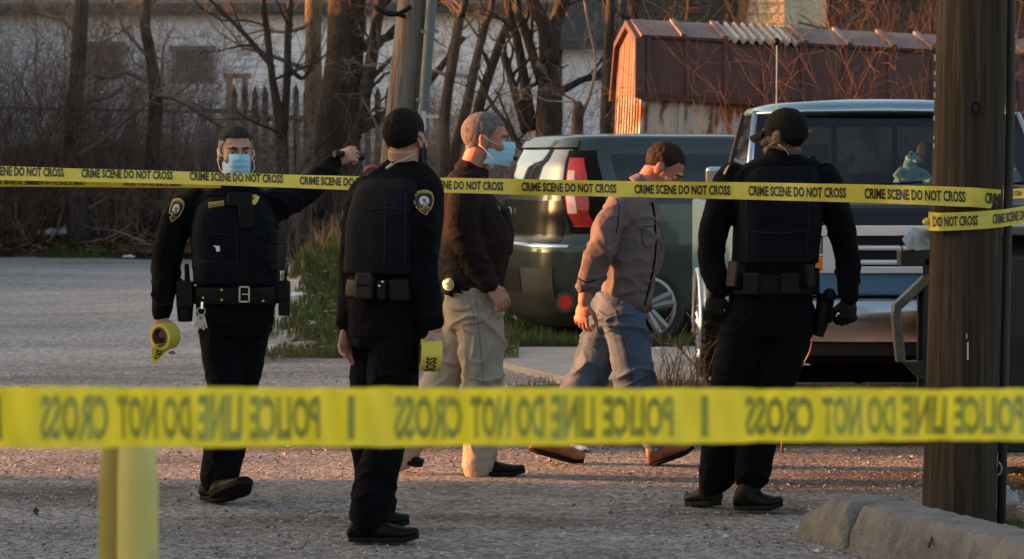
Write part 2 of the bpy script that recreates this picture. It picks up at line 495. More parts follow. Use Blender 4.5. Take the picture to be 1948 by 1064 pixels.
# ---- loose stones, leaves, grass : uncountable ground cover
def stones():
    b = MB(); r = random.Random(3)
    base = [(1, 0, 0), (-1, 0, 0), (0, 1, 0), (0, -1, 0), (0, 0, .7), (0, 0, -.7)]
    tri = [(0, 2, 4), (2, 1, 4), (1, 3, 4), (3, 0, 4), (2, 0, 5), (1, 2, 5), (3, 1, 5), (0, 3, 5)]
    for _ in range(24000):
        y = 10.8 + 10.5 * r.random() ** 1.5
        x = (r.random() * 2 - 1) * .185 * y
        if in_verge(x, y): continue
        s = .003 + .007 * r.random() ** 3 + (.012 * r.random() if r.random() < .02 else 0)
        a = r.random() * 6.28; c, sn = math.cos(a), math.sin(a)
        z = ground_z(x, y)
        vs = []
        for bx, by, bz in base:
            k = s * (.7 + .6 * r.random())
            vs.append((x + k * (bx * c - by * sn), y + k * (bx * sn + by * c), z + s * .25 + k * bz))
        b.add(vs, tri)
    return b.build("gravel_stones", mat("loose_stone", (0.28, 0.265, 0.26), .9, var=.75, vscale=23, spec=.2, detail=0), recalc=False)
tag(stones(), "loose grey gravel stones scattered over the lot", "gravel", kind="stuff")

M['leaf_dry'] = mat("dry_leaf", (0.17, 0.085, 0.045), .85, var=.5, vscale=4, detail=0, spec=.2)
def leaves():
    b = MB(); r = random.Random(5)
    def leaf(x, y, z, s):
        a = r.random() * 6.28; t = r.uniform(-.7, .7); c, sn = math.cos(a), math.sin(a)
        pts = [(-1, 0, 0), (-.2, .45, .15), (.9, 0, .1 + t * .5), (-.2, -.45, .3 * t)]
        b.add([(x + s * (u * c - v * sn), y + s * (u * sn + v * c), z + s * (w + .35)) for u, v, w in pts], [(0, 1, 2), (0, 2, 3)])
    for _ in range(900):
        y = r.uniform(11, 21); x = (r.random() * 2 - 1) * .185 * y
        if vn1(x * .7, y * .7, 0, 21) < .15 and r.random() < .8: continue
        leaf(x, y, ground_z(x, y) + .005, r.uniform(.008, .024))
    for _ in range(1500):
        x = r.uniform(-.1, 3.2); y = 15.85 + abs(r.gauss(0, .35))
        leaf(x, y, ground_z(x, y) + .03, r.uniform(.012, .03))
    for _ in range(26000):
        x = r.uniform(-11, 1.0); y = 45 + 6 * r.random() ** 1.5
        if not in_bank(x, y): continue
        leaf(x, y, ground_z(x, y) + .06 + r.random() * .05, r.uniform(.03, .09))
    for _ in range(2500):
        x = r.uniform(-2.3, 0); y = r.uniform(22, 40)
        if not in_mound(x, y): continue
        leaf(x, y, ground_z(x, y) + .05 + .1 * r.random(), r.uniform(.02, .05))
    return b.build("fallen_leaves", M['leaf_dry'], recalc=False)
tag(leaves(), "dry brown fallen leaves strewn along the lot edges", "leaves", kind="stuff")

M['grass'] = mat("grass_blade", (0.060, 0.092, 0.024), .8, var=.35, vscale=1.6, col2=(0.12, 0.115, 0.045), c2scale=1.1, spec=.2, detail=2)
M['weed'] = mat("dead_weed_stalk", (0.20, 0.125, 0.07), .85, var=.4, vscale=3, spec=.2, detail=2)
def blade(b, r, x, y, z, h, w, lean=.5):
    a = r.random() * 6.28; dx, dy = math.cos(a) * h * lean * r.random(), math.sin(a) * h * lean * r.random()
    p = r.random() * 3.14; wx, wy = math.cos(p) * w, math.sin(p) * w
    b.add([(x - wx, y - wy, z), (x + wx, y + wy, z), (x + dx * .4 + wx * .7, y + dy * .4 + wy * .7, z + h * .6), (x + dx * .4 - wx * .7, y + dy * .4 - wy * .7, z + h * .6), (x + dx, y + dy, z + h)],
          [(0, 1, 2, 3), (3, 2, 4)])
def grass():
    b = MB(); r = random.Random(9)
    for _ in range(26000):     # lawn round the hatchback
        y = 23.6 + 5 * r.random() ** 1.6; x = r.uniform(-.25, .19 * y)
        blade(b, r, x, y, ground_z(x, y) + .02, r.uniform(.04, .13), .004)
    for _ in range(26000):     # mound
        x = r.uniform(-2.3, .1); y = r.uniform(22.2, 33)
        if not in_mound(x, y): continue
        t = max(0, vn1(x * 1.5, y * .8, 0, 31))
        blade(b, r, x, y, ground_z(x, y) + .02, r.uniform(.05, .12) + .12 * t * r.random(), .005)
    for _ in range(9000):      # roadside verge
        x = r.uniform(-.1, 4); y = 15.95 + 4.2 * r.random() ** 2
        if not in_verge(x, y) or vn1(x * 2, y * 2, 0, 33) < -.05: continue
        blade(b, r, x, y, ground_z(x, y) + .02, r.uniform(.02, .085), .003)
    for _ in range(2500):      # thin grass on the bank edge
        x = r.uniform(-7.5, -2.5); y = 45.2 + abs(r.gauss(0, 1.2))
        blade(b, r, x, y, ground_z(x, y) + .02, r.uniform(.06, .2), .008)
    for _ in range(700):
        x = 2.15 + r.gauss(0, .22); y = 12.15 + r.gauss(0, .15)
        blade(b, r, x, y, 0, r.uniform(.02, .07), .003)
    return b.build("grass", M['grass'], recalc=False)
tag(grass(), "short rough green grass on the verge, mound and lawn", "grass", kind="stuff")
def weeds():
    b = MB(); r = random.Random(12)
    for _ in range(1500):
        x = r.uniform(-2.2, -.1); y = r.uniform(29.5, 37)
        if not in_mound(x, y): continue
        blade(b, r, x, y, ground_z(x, y), r.uniform(.12, .42), .006, .9)
    for _ in range(50):
        x = r.uniform(-.0, 2.6); y = 19.4 + r.gauss(0, .35)
        blade(b, r, x, y, 0.02, r.uniform(.06, .2), .004, .9)
    for _ in range(110):
        x = r.gauss(1.05, .16); y = 19.3 + r.gauss(0, .2)
        blade(b, r, x, y, 0.02, r.uniform(.1, .4), .004, .9)
    for _ in range(1400):
        x = r.uniform(-9, 0); y = r.uniform(47.6, 52)
        if not in_bank(x, y): continue
        blade(b, r, x, y, ground_z(x, y), r.uniform(.2, .9), .011, .8)
    return b.build("dead_weeds", M['weed'], recalc=False)
tag(weeds(), "dead brown weed stalks standing on the mound and bank", "weeds", kind="stuff")
# ================================================================== buildings behind
M['siding'] = mat("pale_lap_siding", (0.84, 0.86, 0.92), .75, var=.06, vscale=1.2, bump=.2, bscale=20, spec=.3)
M['shingle'] = mat("grey_shingle", (0.075, 0.075, 0.075), .9, var=.3, vscale=12, bump=.6, bscale=30, bdist=.02, stretch=(1, 1, 3))
M['glass_dk'] = mat("dull_window_glass", (0.10, 0.10, 0.11), .25, var=.4, vscale=2, spec=.5)
M['trim_w'] = mat("painted_trim", (0.42, 0.42, 0.44), .7, var=.08)
M['sage'] = mat("sage_grey_siding", (0.105, 0.115, 0.105), .85, var=.1, vscale=2)
M['cream'] = mat("cream_siding", (0.62, 0.50, 0.33), .8, var=.08, vscale=2)
M['brownwall'] = mat("brown_shingle_wall", (0.055, 0.043, 0.038), .9, var=.3, vscale=4, bump=.4, bscale=10, bdist=.02)
M['darkwood'] = mat("weathered_dark_board", (0.055, 0.045, 0.040), .9, var=.35, vscale=6, stretch=(4, 4, .6))
M['tanwood'] = mat("tan_post_wood", (0.34, 0.26, 0.17), .85, var=.2, vscale=6)
M['metal_gal'] = mat("galvanised_pipe", (0.20, 0.20, 0.21), .5, .6, var=.2, vscale=6)

def lap_wall(b, x0, x1, y, z0, z1, board, lap=.02):
    n = int(round((z1 - z0) / board)); prof = []
    for i in range(n):
        za = z0 + i * board
        prof += [(y - lap, za), (y, za + board * .97)]
    rings = [[(x, p[0], p[1]) for p in prof] for x in (x0, x1)]
    k = len(prof); vs = rings[0] + rings[1]
    b.add(vs, [(i, i + k, i + k + 1, i + 1) for i in range(k - 1)])
    b.box(((x0 + x1) / 2, y + .13, (z0 + z1) / 2), (x1 - x0, .22, z1 - z0))

def house(label, x0, x1, y, depth, z0, zeave, zridge, wallmat, roofmat, board, windows=(), loc=(0, 0, 0), rz=0, cat="house"):
    t = empty("house", loc, label, cat, rz=rz)
    w = MB(); lap_wall(w, x0, x1, y, z0, zeave, board)
    # gable ends and back
    ym = y + depth / 2
    for xx, s in ((x0 + .06, -1), (x1 - .06, 1)):
        w.prism([(y + .02, z0), (y + depth, z0), (y + depth, zeave), (ym, zridge - .12), (y + .02, zeave)], xx - .05, xx + .05, lambda u, v, d: (d, u, v))
    w.box(((x0 + x1) / 2, y + depth, (z0 + zeave) / 2), (x1 - x0 - .3, .1, zeave - z0))
    w.build("wall", wallmat, t)
    r = MB(); o = .35
    sl_ = (zridge - zeave) / (depth / 2)
    for s in (0, 1):
        ya, yb = (y - o, ym) if s == 0 else (y + depth + o, ym)
        za, zb = zeave - sl_ * o, zridge
        r.prism([(ya, za + .04), (yb, zb + .04), (yb, zb + .2), (ya, za + .2)], x0 - .25, x1 + .25, lambda u, v, d: (d, u, v))
    r.build("roof", roofmat, t)
    gq = MB(); gq.box(((x0 + x1) / 2, y - o - .05, zeave - sl_ * o + .09), (x1 - x0 + .5, .1, .13)); gq.build("gutter", M['shingle'], t)
    for (a, c, zb, zt) in windows:
        f = MB()
        fw = .09
        for cx, cz, sx, sz in (((a + c) / 2, zt, c - a + 2 * fw, fw), ((a + c) / 2, zb, c - a + 2 * fw, fw), (a, (zb + zt) / 2, fw, zt - zb - fw), (c, (zb + zt) / 2, fw, zt - zb - fw), ((a + c) / 2, (zb + zt) / 2, c - a - fw, fw * .5)):
            f.box((cx, y - .03, cz), (sx, .09, sz))
        fo = f.build("window", M['metal_gal'], t)
        pq = MB(); pq.box(((a + c) / 2, y - .004, (zb + zt) / 2), (c - a, .04, zt - zb)); pq.build("pane", M['glass_dk'], fo)
    return t

S56 = FPX / 56
def X56(px): return (px - 974) / S56
def Z56(py): return 1.6 - (py - 300) / S56
house("long pale blue-white lap-sided house behind the tangled thicket", -16, X56(1062), 56, 9, -.4, 4.62, 7.6, M['siding'], M['shingle'], .145,
      [(X56(165), X56(230), Z56(146), Z56(84)), (X56(332), X56(402), Z56(152), Z56(92)), (-13.5, -12.6, 2.6, 3.7)])
house("small pale wing with low dark roof between the forked tree and the shed", X56(1072), X56(1165), 57.5, 6, -.4, 4.0, 6.4, M['siding'], M['shingle'], .145)
house("sage grey house behind the shed roof", .6, 6.0, 64, 8, -.4, 6.0, 8.4, M['sage'], M['shingle'], .2, rz=0)
house("brown shingled house behind the reddish bare bushes", 5.1, 15, 60, 8, -.4, 5.6, 8.2, M['brownwall'], M['shingle'], .22)
# cream gable catching the last sun, turned towards the left
ct = empty("house", (3.72, 47, 0), "narrow cream gable wall catching sun above the shed roof", "house", rz=R(-16))
w = MB(); lap_wall(w, 0.05, .74, 0, -.3, 5.4, .17); w.box((.40, 2.2, 2.5), (.66, 4.0, 5.8)); w.build("wall", M['cream'], ct)
w = MB(); w.prism([(-.12, 3.2), (.02, 3.2), (.34, 5.7), (.20, 5.7)], -.06, 4.2, lambda u, v, d: (u, d, v)); w.build("rake_board", M['darkwood'], ct)
w = MB(); w.prism([(-.2, 5.4), (.9, 5.4), (.9, 5.55), (.5, 6.1), (.2, 6.1)], -.2, 4.3, lambda u, v, d: (u, d, v)); w.build("roof", M['shingle'], ct)

# unseen, added left of the frame to cast shade: house, garages, board fence
oh = empty("house", (0, 0, 0), "unseen brick house added left of the lot to cast shade", "house")
w = MB(); w.box((-18, 7.25, 2.4), (8, 18.2, 4.8)); w.build("wall", mat("red_brick", (0.22, 0.09, 0.06), .9, var=.3, vscale=12), oh)
w = MB(); w.prism([(-22.4, 4.8), (-13.7, 4.8), (-18, 7.4)], -2.0, 16.40, lambda u, v, d: (u, d, v)); w.build("roof", M['shingle'], oh)
w = MB(); w.box((-14.2, 16.64, 2.20), (.4, .60, .92)); w.build("shade_box", M['darkwood'], oh)  # floating box added to shade the khaki trousers
for yc, ln, hh in ((27.9, 3.2, 4.3), (49.0, 24.0, 4.7)):  # blocks added out of view to shade the grey pole and left background
    og = empty("shade_garage", (-13.2, yc, 0), "small unseen building added left of the lot, shading the grey pole" if ln < 5 else "long unseen building added left of the lot, shading the background", "shade_garage")
    w = MB(); w.box((0, 0, (hh - .6) / 2), (4.6, ln, hh - .6)); w.build("wall", M['sage'], og)
    w = MB(); w.prism([(-2.6, hh - .6), (2.6, hh - .6), (2.3, hh), (-2.3, hh)], -ln / 2 - .2, ln / 2 + .2, lambda u, v, d: (u, d, v)); w.build("roof", M['shingle'], og)
of = empty("shade_fence", (0, 0, 0), "unseen tall board fence added left of the lot to cast shade", "fence")
w = MB()
yy = 17.46
while yy < 62:
    w.box((-10.5, yy + .07, 1.15 + .04 * vn1(yy * 3, 0)), (.03, .135, 2.2 + .08 * vn1(yy * 3, 0))); yy += .145
w.build("boards", M['darkwood'], of)
w = MB(); w.box((-10.54, 39.4, .5), (.05, 44.8, .1)); w.box((-10.54, 39.4, 1.8), (.05, 44.8, .1)); w.build("rail", M['darkwood'], of)

# ------------------------------------------------------------------ fences under the trees
pf = empty("picket_fence", (0, 0, 0), "dark pointed picket fence behind the big trunk", "fence")
w = MB()
pxk = 446
while pxk < 760:
    a = P(pxk, 160 + 6 * vn1(pxk * .3, 0), 50); ww = .052
    zb = .9
    w.prism([(-ww, zb), (ww, zb), (ww, a.z - .16), (0, a.z), (-ww, a.z - .16)], -.012, .012, lambda u, v, d, a=a: (a.x + u, a.y + d, v))
    pxk += 19.5
w.build("pickets", M['darkwood'], pf)
w = MB()
for z in (2.28, 1.35): w.box(((446 + 760) / 2 / FPX * 50 - 974 / FPX * 50, 50.05, z), (315 / FPX * 50, .06, .11))
w.build("rail", M['darkwood'], pf)
rf = empty("pipe_fence", (0, 0, 0), "rusty pipe rail fence in front of the pale house", "fence")
w = MB(); w.tube([P(-60, 205, 52), P(130, 208, 52), P(330, 212, 52), P(492, 213, 52)], .03, 8); w.build("rail", M['darkwood'], rf)
for px in (-40, 130, 330, 488):
    a = P(px, 210, 52); w = MB(); w.tube([(a.x, 52.03, .7), (a.x, 52.03, a.z + .04)], .028, 8); w.build("post", M['darkwood'], rf)
lw = MB()
for k in range(22):
    x0 = -10.5 + k * .28; lw.box((x0 + .14, 52.6, 1.22 + .05 * vn1(k * 1.7, 0)), (.27, .04, 1.25))
tag(lw.build("low_fence", mat("grey_fence_board", (0.085, 0.070, 0.060), .9, var=.35, vscale=6, stretch=(4, 4, .6))), "low dark board fence behind the thicket at left", "fence")
tp = empty("timber_frame", (0, 0, 0), "tan wooden porch posts standing left of the dark picket fence", "porch")
for px in (437, 466):
    a = P(px, 150, 53); w = MB(); w.box((a.x, 53, (a.z + .8) / 2), (.11, .11, a.z - .8)); w.build("post", M['tanwood'], tp)
w = MB(); a = P(452, 150, 53); w.box((a.x, 53, a.z + .05), (.5, .12, .1)); w.build("beam", M['tanwood'], tp)

# ------------------------------------------------------------------ metal shed
M['maroon'] = mat("maroon_painted_steel", (0.066, 0.022, 0.019), .55, var=.2, vscale=3, spec=.4, col2=(0.075, 0.032, 0.027), c2scale=2)
M['rustwhite'] = mat("white_steel_rusting", (0.46, 0.42, 0.38), .7, var=.1, vscale=2, col2=(0.20, 0.065, 0.02), c2scale=2.2, c2lo=.50, c2hi=.58, stretch=(2.2, 1, .8))
M['roofsteel'] = mat("faded_roof_steel", (0.12, 0.072, 0.066), .6, var=.2, vscale=2, col2=(.17, .13, .118), c2scale=1.5)
M['corr'] = mat("corrugated_fibreglass", (0.30, 0.27, 0.24), .6, var=.15, vscale=3)
sh = empty("metal_shed", (P(1200, 300, 30).x, 30, .1), "maroon and white barn-roofed metal shed with rusting panels", "shed")
sh.rotation_euler = (0, R(2.6), R(6.4))
LEN, WID = 4.9, 1.75
ZW, ZB, ZR = 2.17, 2.76, 2.96
w = MB(); w.box((LEN / 2, WID / 2, ZW / 2 - .15), (LEN - .02, WID - .02, ZW + .3))
xx = .0
while xx < LEN:
    w.box((xx + .03, -.012, ZW / 2 - .1), (.045, .03, ZW + .1)); xx += .41
w.build("wall", M['rustwhite'], sh)
prof = [(-.05, ZW - .02), (.13, ZB), (WID / 2, ZR), (WID - .13, ZB), (WID + .05, ZW - .02)]
w = MB()
w.prism([(-.05, ZW - .02), (.13, ZB), (.16, ZB), (.0, ZW - .02)], .04, LEN, lambda u, v, d: (d, u, v))
w.prism([(WID + .05, ZW - .02), (WID - .13, ZB), (WID - .16, ZB), (WID, ZW - .02)], .04, LEN, lambda u, v, d: (d, u, v))
xx = .06
while xx < LEN:
    w.prism([(-.075, ZW - .0), (.105, ZB + .0), (.135, ZB), (-.045, ZW)], xx, xx + .05, lambda u, v, d: (d, u, v)); xx += .41 if xx < 1.5 else .47
w.box((LEN / 2, -.06, ZW - .03), (LEN + .02, .05, .07))
w.build("side_panel", M['maroon'], sh)
w = MB(); w.prism([(.0, ZW), (.14, ZB - .02), (WID / 2, ZR - .04), (WID - .14, ZB - .02), (WID, ZW)], .0, .05, lambda u, v, d: (d, u, v))
for k in range(9):
    yk = .12 + k * .19; zt = min(ZR - .05, ZB - .06 + (ZR - ZB) * (1 - abs(yk - WID / 2) / (WID / 2 - .1)))
    w.box((-.001, yk, zt / 2), (.008, .05, zt))
w.build("gable_panel", mat("tan_gable_steel", (0.125, 0.092, 0.074), .7, var=.15, vscale=3, col2=(0.12, 0.045, 0.018), c2scale=2.4, c2lo=.46, c2hi=.6, stretch=(1, 2.2, .7)), sh)["label"] = "gable end lit orange by the low sun"
w = MB()
w.prism([(.10, ZB), (WID / 2, ZR), (WID / 2, ZR + .03), (.08, ZB + .03)], 0, .92, lambda u, v, d: (d, u, v))
w.prism([(.10, ZB), (WID / 2, ZR), (WID / 2, ZR + .03), (.08, ZB + .03)], 1.66, LEN + .05, lambda u, v, d: (d, u, v))
w.prism([(WID - .10, ZB), (WID / 2, ZR), (WID / 2, ZR + .03), (WID - .08, ZB + .03)], 0, LEN + .05, lambda u, v, d: (d, u, v))
for xk in (.42, .86, 1.72, 2.2, 2.68, 3.1, 3.6, 4.1, 4.6):
    w.prism([(.07, ZB + .03), (WID / 2, ZR + .03), (WID / 2, ZR + .06), (.06, ZB + .06)], xk, xk + .05, lambda u, v, d: (d, u, v))
w.build("roof", M['roofsteel'], sh)
w = MB(); ring = []
nn = 50
for i in range(nn + 1):
    xk = .92 + .74 * i / nn; h = .022 * math.sin(i / nn * 2 * math.pi * 8)
    ring.append([(xk, .07, ZB + .035 + h), (xk, WID / 2 + .02, ZR + .035 + h), (xk, WID / 2 + .02, ZR + .005 + h), (xk, .07, ZB + .005 + h)])
w.loft(ring); w.build("corrugated_panel", M['corr'], sh, smooth=True, angle=50)
w = MB()
w.prism([(-.08, ZW - .05), (.10, ZB), (WID / 2, ZR + .02), (WID - .10, ZB), (WID + .08, ZW - .05), (WID, ZW - .05), (WID - .15, ZB - .06), (WID / 2, ZR - .06), (.15, ZB - .06), (.0, ZW - .05)], -.06, .045, lambda u, v, d: (d, u, v))
w.build("gable_trim", M['maroon'], sh)

# ================================================================== trees
M['bark'] = mat("grey_brown_bark", (0.088, 0.066, 0.054), .95, var=.4, vscale=10, bump=1.0, bscale=18, bdist=.03, stretch=(2, 2, .35), spec=.1, col2=(0.055, 0.045, 0.04), c2scale=3)
M['bark_dk'] = mat("dark_bark", (0.052, 0.041, 0.036), .95, var=.4, vscale=10, bump=1.0, bscale=18, bdist=.03, stretch=(2, 2, .35), spec=.1)
M['bark_tan'] = mat("tan_bark", (0.16, 0.115, 0.08), .95, var=.3, vscale=10, bump=1.0, bscale=18, bdist=.03, stretch=(2, 2, .35), spec=.1)
M['twig'] = mat("bare_twig", (0.205, 0.150, 0.125), .9, var=.4, vscale=1.3, spec=.1, detail=2)
M['twig_red'] = mat("reddish_bare_twig", (0.13, 0.072, 0.048), .9, var=.4, vscale=1.3, spec=.1, detail=2)

def grow(b, r, p, d, length, rad, depth, n=6, wander=.22, up=.05, kids=4, minr=.003, kl=.62, spread=.9):
    pts = [Vector(p)]; d = Vector(d).normalized(); rs = [rad]
    for i in range(n):
        d = (d + Vector((r.gauss(0, wander), r.gauss(0, wander), r.gauss(0, wander) + up))).normalized()
        pts.append(pts[-1] + d * (length / n)); rs.append(max(minr * .6, rad * (1 - .75 * (i + 1) / n)))
    b.tube(pts, rs, 6 if rad > .03 else (4 if rad > .012 else 3), cap=False)
    if depth <= 0: return
    for k in range(kids):
        i = r.randint(1, n - 1) if k else n - 1
        t = (pts[i + 1] - pts[i]).normalized() if i + 1 < len(pts) else d
        o = t.orthogonal().normalized(); o.rotate(Quaternion(t, r.random() * 6.28))
        dd = (t + o * r.uniform(.5, 1.1) * spread).normalized()
        grow(b, r, pts[i], dd, length * kl * r.uniform(.6, 1.1), max(minr, rs[i] * .55), depth - 1, n, wander * 1.1, up, kids, minr, kl, spread)

def tree(label, Y, line, branches=(), m='bark', seed=1, crown=6, cl=2.2, top=7.5, cr=.35, kids=4, depth=3, cstart=.25):
    """line: [(px, py, width_px)] from low to high, measured at distance Y; branches: explicit limbs [(px,py,w)...]"""
    r = random.Random(seed)
    a = P(line[0][0], line[0][1], Y); gz = ground_z(a.x, Y)
    t = empty("bare_tree", (a.x, Y, gz), label, "tree")
    off = Vector((a.x, Y, gz)); k = Y / FPX / 2
    pts = [(0, 0, -.15, line[0][2] * k * 1.35)] if a.z - gz > .35 else []
    if pts: pts.append((0, 0, .12, line[0][2] * k * 1.1))
    for i, (px, py, wd) in enumerate(line):
        q = P(px, py, Y + .15 * vn1(i * 1.7, seed)) - off; pts.append((q.x, q.y, q.z, wd * k))
    x1, y1, z1, r1 = pts[-1]; x0, y0, z0, r0 = pts[-2]
    if z1 < top:
        sx = (x1 - x0) / max(.2, z1 - z0) * .6
        pts.append((x1 + sx * (top - z1) * .5, y1, z1 + (top - z1) * .5, r1 * .75)); pts.append((x1 + sx * (top - z1), y1, top, r1 * .35))
    A = catmull(pts, 30)
    b = MB(); rad = [max(.006, q[3] * (1 + .10 * vn1(q[2] * 3, seed * 3.1))) for q in A]
    b.tube([q[:3] for q in A], rad, 14)
    b.build("trunk", M[m], t, smooth=True)
    c = MB()
    for br in branches:
        q = [P(px, py, Y + dy) - off for px, py, wd, dy in br]; wd = [w_[2] * k for w_ in br]
        B = catmull([(*q[i], wd[i]) for i in range(len(q))], 14)
        c.tube([v[:3] for v in B], [max(.005, v[3]) for v in B], 8)
        for j in range(3, 14, 2):
            v = B[j]; dv = Vector(B[min(13, j + 1)][:3]) - Vector(B[j - 1][:3])
            dv.normalize(); dv += Vector((r.gauss(0, .7), r.gauss(0, .7), r.gauss(.2, .6)))
            grow(c, r, v[:3], dv, cl * .45, max(.006, v[3] * .45), 2, kids=3)
    for i in range(crown):
        j = int(len(A) * (cstart + (.97 - cstart) * (i + .5) / crown)); v = A[min(j, 29)]
        an = r.random() * 6.28; d = Vector((math.cos(an), math.sin(an) * .7, r.uniform(.15, .9)))
        grow(c, r, v[:3], d, cl * r.uniform(.6, 1.1), max(.01, rad[min(j, 29)] * cr), depth, kids=kids)
    c.build("crown", M['twig'] if m != 'bark_dk' else M['bark_dk'], t, smooth=True, recalc=False)
    return t

tree("leftmost brown trunk standing in the thicket, straight", 47, [(150, 430, 46), (140, 330, 36), (138, 240, 32), (148, 130, 29), (155, 0, 28)], m='bark', seed=3, cl=2.4)
tree("curving slim trunk left of the pointing officer", 47.5, [(288, 430, 34), (290, 300, 28), (297, 200, 26), (287, 110, 22), (276, 50, 20), (278, 0, 20)],
     [[(287, 180, 14, 0), (340, 190, 11, -.3), (420, 240, 9, -.5)], [(290, 160, 10, 0), (240, 138, 8, 0), (205, 148, 7, 0), (150, 130, 5, .3)]], seed=5, cl=2.2)
tree("twin-stemmed slender tree above the raised arm", 44, [(538, 420, 26), (538, 330, 24), (534, 240, 22), (518, 150, 15), (508, 60, 13), (500, 0, 12)],
     [[(540, 250, 16, 0), (546, 150, 15, .2), (548, 60, 14, .3), (552, 0, 13, .4), (556, -120, 10, .5)], [(520, 130, 12, 0), (470, 70, 9, 0), (420, 20, 7, 0), (380, -20, 6, 0)],
      [(545, 120, 8, 0), (575, 150, 7, 0), (600, 105, 5, 0)]], m='bark_dk', seed=8, cl=2)
tree("pale tan trunk just left of the broad dark trunk", 49, [(600, 420, 36), (597, 250, 34), (596, 100, 32), (597, 0, 31)], m='bark_tan', seed=11, cl=1.8, crown=4)
tree("broad dark trunk, thickest of all the trees", 45, [(640, 430, 128), (640, 330, 104), (645, 220, 84), (655, 120, 74), (660, 0, 76)],
     [[(668, 260, 40, -.1), (700, 150, 26, -.3), (714, 60, 22, -.4), (728, -20, 20, -.5), (745, -120, 14, -.5)],
      [(600, 410, 22, -.6), (650, 310, 20, -.8), (690, 210, 17, -.9), (703, 130, 15, -1), (712, 40, 12, -1)]], m='bark_dk', seed=14, cl=2.5, crown=5)
tree("leaning sapling right of the wooden pole, nearest to it", 40, [(838, 420, 26), (845, 320, 24), (846, 220, 22), (862, 110, 20), (876, 30, 17), (884, 0, 15)], m='bark', seed=17, cl=1.6, crown=7)
tree("leaning sapling with long straight stem above the masked man's collar", 41, [(846, 420, 30), (858, 320, 27), (885, 215, 20), (905, 120, 18), (922, 50, 14), (938, 0, 12)], m='bark', seed=19, cl=1.6, crown=7)
tree("leaning slim tree between the greying head and the forked tree", 42, [(880, 420, 24), (895, 300, 22), (912, 200, 20), (938, 120, 18), (960, 60, 15), (985, 0, 13)], m='bark_dk', seed=23, cl=1.6, crown=7)
tree("forked dark tree rising behind the green hatchback", 39, [(1040, 430, 66), (1042, 300, 54), (1045, 200, 48), (1046, 120, 44), (1036, 50, 30), (1010, -10, 26)],
     [[(1046, 120, 34, 0), (1056, 50, 26, .1), (1072, -10, 24, .2), (1090, -120, 18, .3)], [(1012, 250, 24, 0), (998, 160, 20, 0), (985, 80, 17, 0), (968, 20, 14, 0), (955, -60, 10, 0)],
      [(1000, 250, 18, 0), (975, 160, 15, -.2), (958, 100, 12, -.3)], [(1030, 160, 18, -.1), (1000, 60, 18, -.3), (985, 20, 14, -.4), (990, -60, 9, -.4)]], m='bark_dk', seed=29, cl=1.7, crown=5)
tree("broken mossy stump with one side shoot by the shed", 36, [(1098, 330, 26), (1098, 250, 24), (1100, 205, 20)], [[(1104, 225, 9, 0), (1122, 180, 7, 0), (1133, 120, 5, 0), (1118, 40, 4, 0), (1105, -40, 3, 0)]], m='bark', seed=31, cl=1, crown=2, top=2.15, cstart=.7)
tree("thin straight trunk against the left end of the shed", 38, [(1150, 430, 24), (1152, 250, 22), (1156, 120, 20), (1162, 0, 18)], m='bark_dk', seed=37, cl=1.5, crown=6)
tree("dark trunk rising behind the left end of the shed roof", 44, [(1200, 400, 30), (1202, 150, 27), (1206, 0, 25)], m='bark_dk', seed=41, cl=1.6, crown=5)
tree("slim trunk behind the corrugated roof panel", 45, [(1308, 400, 18), (1308, 100, 14), (1312, 0, 12)], m='bark_dk', seed=43, cl=1.8, crown=7)
tree("grey trunk among the reddish bushes behind the truck", 48, [(1575, 400, 22), (1578, 100, 17), (1580, 0, 16)], m='bark', seed=47, cl=2.2, crown=8)

def shrub(label, px, Y, stems, h, spread, m='twig', seed=1, depth=2, rad=.012, kids=5, group=None, lean=0.0):
    r = random.Random(seed); x = (px - 974) / FPX * Y; gz = ground_z(x, Y)
    t = empty("bare_shrub", (x, Y, gz), label, "shrub", group)
    b = MB()
    for i in range(stems):
        a = r.random() * 6.28; q = spread * math.sqrt(r.random()) * .35
        d = Vector((math.cos(a) * r.random() * spread * .55 + lean, math.sin(a) * r.random() * spread * .4, 1))
        grow(b, r, (q * math.cos(a), q * math.sin(a), 0), d, h * r.uniform(.65, 1.1), rad * r.uniform(.6, 1.2), depth, n=6, wander=.16, up=.02, kids=kids, kl=.5)
    b.build("branches", M[m], t, smooth=True, recalc=False)
    return t
shrub("tall twiggy shrub at the far left edge", 25, 47, 44, 4.4, 1.5, seed=51, m='twig_red')
shrub("thin shrub between the leftmost trunk and the curving trunk", 215, 47.5, 32, 3.8, 1.4, seed=52)
shrub("thin shrub right of the curving trunk, above the officer's hair", 385, 48, 32, 3.8, 1.5, seed=53)
shrub("low dense twigs at the foot of the broad dark trunk", 600, 43, 26, 1.8, 1.6, seed=54, rad=.009)
shrub("whippy shrub right of the wooden pole", 930, 44, 26, 3.4, 1.2, seed=55)
shrub("fine twigs against the pale wing, left of the shed", 1110, 40, 12, 3.2, .9, seed=56, rad=.008)
shrub("sprawling reddish bush reaching across the middle of the shed", 1500, 29.0, 7, 2.7, 1.6, 'twig_red', seed=57, rad=.010, lean=-.25)
shrub("dense reddish bush in front of the shed's far end", 1640, 29.3, 26, 3.0, 1.5, 'twig_red', seed=58, rad=.010)
shrub("tall reddish thicket bush rising behind the shed roof", 1560, 37, 26, 4.2, 2.2, 'twig_red', seed=59)
shrub("second tall reddish bush behind the shed, nearest the near pole", 1720, 38, 30, 4.4, 2.0, 'twig_red', seed=60)
shrub("reddish bush right of the near pole, above the truck roof", 1930, 33, 24, 3.4, 1.2, 'twig_red', seed=61)
shrub("dry wiry weed clump at the footpath edge beside the truck tyre", 1290, 19.2, 9, .55, .5, 'twig', seed=62, depth=1, rad=.005, kids=4)
